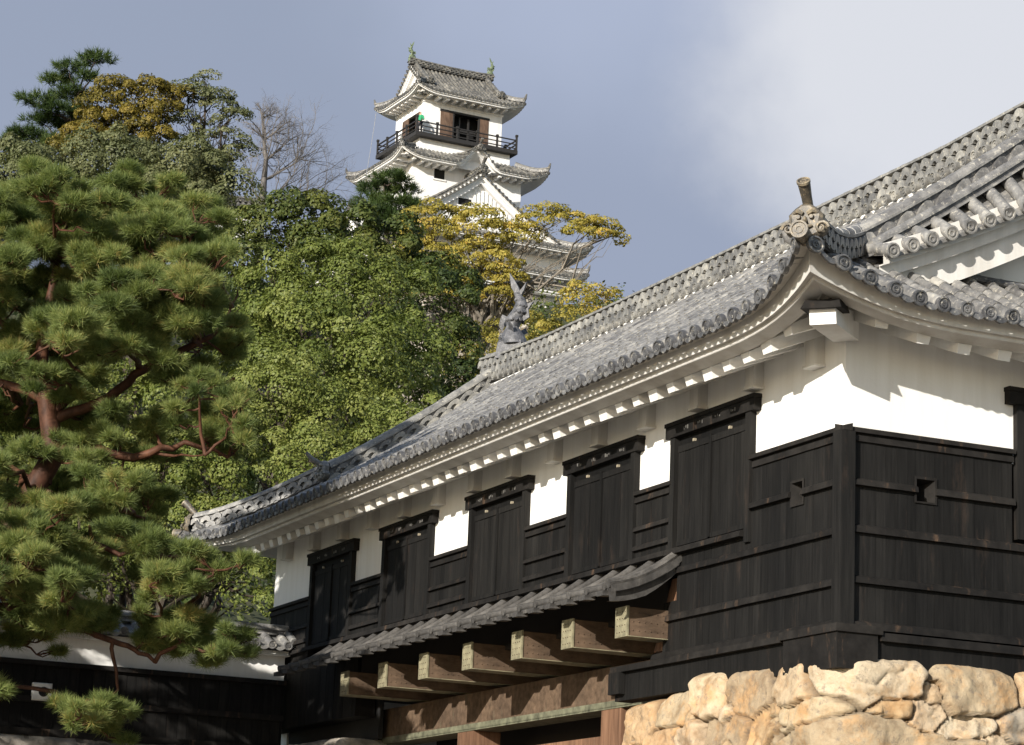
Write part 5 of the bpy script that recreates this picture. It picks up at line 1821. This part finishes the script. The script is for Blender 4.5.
bl('evergreen_tree', 'small bright green tree peeping over the middle of the gate house roof',
   [(350, 460, 40, 26), (390, 440, 36, 26), (420, 420, 26, 22), (310, 480, 30, 22), (440, 440, 20, 20)], 54, clump=.42, n=300, leaf=.12, per=80, seed=4, r_tr=.2, tint=(.62, .18))
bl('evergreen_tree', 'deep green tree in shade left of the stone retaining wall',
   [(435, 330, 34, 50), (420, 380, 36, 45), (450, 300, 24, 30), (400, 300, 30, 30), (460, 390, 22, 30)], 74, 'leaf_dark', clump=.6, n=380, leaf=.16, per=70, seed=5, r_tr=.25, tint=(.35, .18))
bl('evergreen_tree', 'dark olive treetop rising above the bright tree, left of the yellow tree',
   [(300, 225, 42, 26), (340, 240, 46, 26), (265, 235, 34, 28), (385, 255, 40, 28), (240, 262, 30, 24), (420, 270, 30, 24), (330, 270, 60, 30), (225, 300, 40, 36), (215, 270, 30, 30), (250, 330, 40, 40)],
   92, 'leaf_dark', cover=2.6, clump=.75, n=560, leaf=.22, per=70, seed=6, r_tr=.35, tint=(.62, .2))
bl('yellow_tree', 'yellow-leaved tree with pale limbs spread in front of the keep',
   [(428, 225, 30, 22), (470, 232, 40, 22), (425, 262, 36, 22), (475, 262, 40, 24), (500, 276, 26, 18), (515, 235, 22, 12), (553, 222, 32, 15), (590, 232, 28, 12, -1), (612, 236, 12, 7, -1), (440, 290, 40, 20), (490, 296, 30, 14), (405, 285, 26, 16)],
   118, 'leaf_yellow', 'bark_pale', clump=.55, n=900, leaf=.19, per=44, seed=7, r_tr=.32, tint=(.45, .22), flat=.55, trunk=np.array([at(462, 330, 118)[0], 119.5, 0]), depth=.6, inner=.1, space=.95, cover=.85)
bl('yellow_tree', 'small sparse yellow tree showing above the gate roof right of the fish ornament',
   [(585, 300, 24, 12), (605, 296, 14, 7), (580, 290, 12, 8), (590, 312, 16, 8)], 112, 'leaf_yellow', 'bark_pale', clump=.5, n=70, leaf=.18, per=26, seed=8, r_tr=.12, tint=(.6, .2), flat=.6, inner=.1, space=.9, cover=.5)
bl('yellow_shrub', 'yellow-green bush left of the fish ornament on the gate roof',
   [(475, 350, 24, 20), (465, 375, 22, 22), (490, 335, 14, 12), (455, 355, 14, 14)], 104, 'leaf_yellow', 'bark', clump=.5, n=110, leaf=.18, per=50, seed=9, r_tr=.12, tint=(.28, .2), cat='bush')
bl('yellow_shrub', 'yellow-green bush right of the fish ornament, under the keep wall',
   [(535, 332, 22, 13), (555, 325, 14, 10), (520, 345, 20, 14), (540, 350, 26, 16)], 106, 'leaf_yellow', 'bark', clump=.5, n=110, leaf=.18, per=50, seed=10, r_tr=.12, tint=(.30, .22), cat='bush')
bl('evergreen_tree', 'pale olive tree crowning the slope left, under the golden tree',
   [(120, 170, 60, 26), (60, 180, 50, 26), (180, 178, 50, 28), (150, 205, 60, 28), (210, 200, 34, 30), (20, 165, 34, 24), (90, 215, 50, 25), (0, 195, 40, 30), (200, 172, 28, 20), (170, 215, 40, 30), (205, 250, 30, 22)],
   98, 'leaf_olive', 'bark', clump=.8, n=760, leaf=.20, per=70, seed=11, r_tr=.4, space=1.25, cover=1.8, inner=1.0)
bl('golden_tree', 'golden brown tree on the upper left skyline',
   [(118, 95, 24, 14), (150, 95, 28, 14), (165, 105, 20, 16), (105, 115, 30, 14), (85, 138, 24, 14), (130, 122, 34, 14), (145, 138, 30, 12), (70, 150, 16, 10), (175, 95, 14, 10)],
   116, 'leaf_gold', 'bark', clump=.55, n=330, leaf=.19, per=60, seed=12, r_tr=.3, flat=.8, space=1.2, cover=1.6, tint=(.55, .22))
bl('golden_tree', 'dark golden clump beside the distant white wall', [(206, 200, 15, 24), (198, 222, 16, 14), (214, 182, 11, 12)], 108, 'leaf_gold', 'bark', clump=.6, n=120, leaf=.19, per=55, seed=13, r_tr=.2, tint=(.25, .22))
bl('thin_tree', 'thin grey-green tree with an open crown between the golden and the bare tree',
   [(190, 95, 18, 10), (212, 105, 22, 12), (232, 118, 16, 12), (185, 125, 18, 12), (225, 140, 20, 10), (175, 148, 20, 12), (205, 82, 10, 6), (240, 150, 10, 10), (210, 165, 26, 12)],
   117, 'leaf_olive', 'bark', clump=.55, n=170, leaf=.19, per=34, seed=14, r_tr=.28, flat=.6, trunk=np.array([at(192, 150, 117)[0], 117.3, 0]), tint=(.5, .25), inner=.1, space=.9, cover=.75)

def hpine(label, tpx, Y, PADSL, tuft, nper, ln, wd, seed, r=.22):
    base = at(tpx[0][0], tpx[0][1], Y)
    tpts = [(base[0], base[1], hz(base[0], base[1]) - .2)] + [at(a, b, Y) for a, b in tpx]
    n = len(tpts)
    tr_ = [r * (1 - .85 * i / (n - 1)) for i in range(n)]
    R_ = np.random.RandomState(seed)
    pads, lim = [], []
    for px, py, rx, ry in PADSL:
        yy = Y + R_.uniform(-1.2, 1.2)
        k = yy / FPX
        c = at(px, py, yy)
        pads.append((c, np.array([rx * k * 1.2, rx * k * 1.2, ry * k * 1.1])))
        j = min(range(1, n), key=lambda q: abs(tpts[q][2] - (c[2] - .8)))
        lim.append(([tpts[j], (np.array(tpts[j]) + c) / 2 - np.array([0, 0, .2]), c - np.array([0, 0, .15])], r * .35, r * .12))
    pine('pine_tree', label, tpts, tr_, lim, pads, M['needle_dark'], M['bark'], tuft, nper, ln, wd, seed)
hpine('dark pine with layered boughs on the top left skyline', [(60, 190), (64, 150), (70, 120), (78, 95), (84, 75)], 124,
      [(95, 60, 20, 7), (70, 68, 16, 7), (58, 82, 18, 7), (90, 78, 14, 6), (38, 100, 20, 6), (72, 96, 22, 7), (60, 112, 24, 8), (45, 122, 20, 6), (75, 128, 22, 8), (30, 135, 22, 6), (15, 135, 14, 5), (60, 145, 24, 7), (20, 150, 18, 6), (85, 112, 12, 7)], .36, 26, .40, .035, 41)
hpine('dark green pine standing directly in front of the keep, left side', [(388, 250), (386, 225), (384, 205), (384, 185)], 146,
      [(392, 180, 20, 8), (378, 190, 22, 8), (405, 192, 16, 8), (370, 202, 20, 7), (395, 205, 24, 8), (380, 216, 26, 7), (400, 222, 20, 8), (368, 214, 14, 6), (412, 205, 12, 6), (385, 230, 24, 7)], .40, 26, .42, .042, 42)

bl('evergreen_tree', 'unseen evergreen tree added left of the big pine to shade the wall',
   [(-560, 330, 120, 110), (-640, 420, 130, 120), (-470, 420, 120, 120), (-560, 520, 160, 120), (-430, 540, 110, 110), (-680, 560, 120, 110), (-380, 470, 80, 90), (-520, 640, 130, 90)], 33.0, clump=.55, n=420, leaf=.16, per=60, seed=15, r_tr=.35)  # out of view, added to cast shade on the low plaster wall

# bare tree
def bare_tree(label, tp, Y, tips, seed):
    rs = np.random.RandomState(seed)
    base = at(tp[0][0], tp[0][1], Y)
    b = np.array([base[0], base[1], hz(base[0], base[1]) - .2])
    t = thing('bare_tree', label, 'tree', b)
    mb = MB()
    tr_ = [np.zeros(3)] + [at(x, y, Y) - b for x, y in tp]
    mb.tube(tr_, [.24 - .20 * i / (len(tr_) - 1) for i in range(len(tr_))], 8)
    def grow(p, d, L, r, lvl):
        q = p
        pts, n = [p], 4
        for i in range(n):
            d = unit(d + rs.normal(size=3) * .16 + np.array([0, 0, .05]))
            q = q + d * L / n
            pts.append(q)
        mb.tube(pts, [r * (1 - .55 * i / n) for i in range(n + 1)], 5 if lvl < 2 else 3, .5, cap=False)
        if lvl < 6:
            for k in range(6 if lvl < 2 else 3):
                j = rs.randint(1, n + 1)
                dd = unit(d + rs.normal(size=3) * .55)
                grow(pts[j], dd, L * rs.uniform(.5, .75), r * .5, lvl + 1)
    for i, (x, y, dy) in enumerate(tips):
        c = at(x, y, Y + dy) - b
        j = 2 + i % (len(tr_) - 3)
        k = min(range(1, len(tr_)), key=lambda q: abs(tr_[q][2] - (c[2] - .35 * np.linalg.norm(c[:2] - tr_[q][:2]) - .8)))
        v = c - tr_[k]
        grow(tr_[k], unit(v), np.linalg.norm(v) * .75, .062, 1)
    mb.build('branches', M['bark_bare'], t, smooth=60)
bare_tree('leafless grey tree on the skyline left of the keep', [(262, 205), (264, 180), (266, 160), (264, 140), (262, 118)], 126,
          [(262, 106, 0), (275, 112, 1), (250, 118, -1), (290, 122, 1), (300, 135, -1), (320, 150, 0), (335, 172, 1), (246, 140, 1), (248, 165, -1), (310, 180, -1), (335, 192, 0), (280, 135, -2), (300, 160, 2), (268, 125, 2), (315, 195, 1)], 51)

# undergrowth covering the slope between the trees
rs = np.random.RandomState(77)
V_, F_, T_ = [], [], []
k0 = 0
cnt = 0
Pc, Nc, Tc = [], [], []
for _ in range(4200):
    y = rs.uniform(56, 160)
    x = rs.uniform(-.36 * y - 6, .17 * y + 16)
    z = hz(x, y)
    if z < 1.5: continue
    r = rs.uniform(.5, 1.3) * (1 + (y - 56) / 160)
    n = 46
    d = unit(rs.normal(size=(n, 3)) + np.array([0, -.2, .6]))
    Pc.append(np.array([x, y, z]) + d * r * rs.uniform(.5, 1, (n, 1)) ** .5)
    Nc.append(unit(d + rs.normal(size=d.shape) * .5)); Tc.append(np.clip(rs.normal(.45, .2) + rs.normal(0, .15, n), 0, 1))
V, F = leaf_quads(np.concatenate(Pc), np.concatenate(Nc), .26, .6, rs)
o = np_mesh('undergrowth', V, F, np.concatenate(Tc), M['leaf_dark'])
o['kind'] = 'stuff'
o['label'], o['category'] = 'dense green undergrowth covering the castle hill between the trees', 'undergrowth'
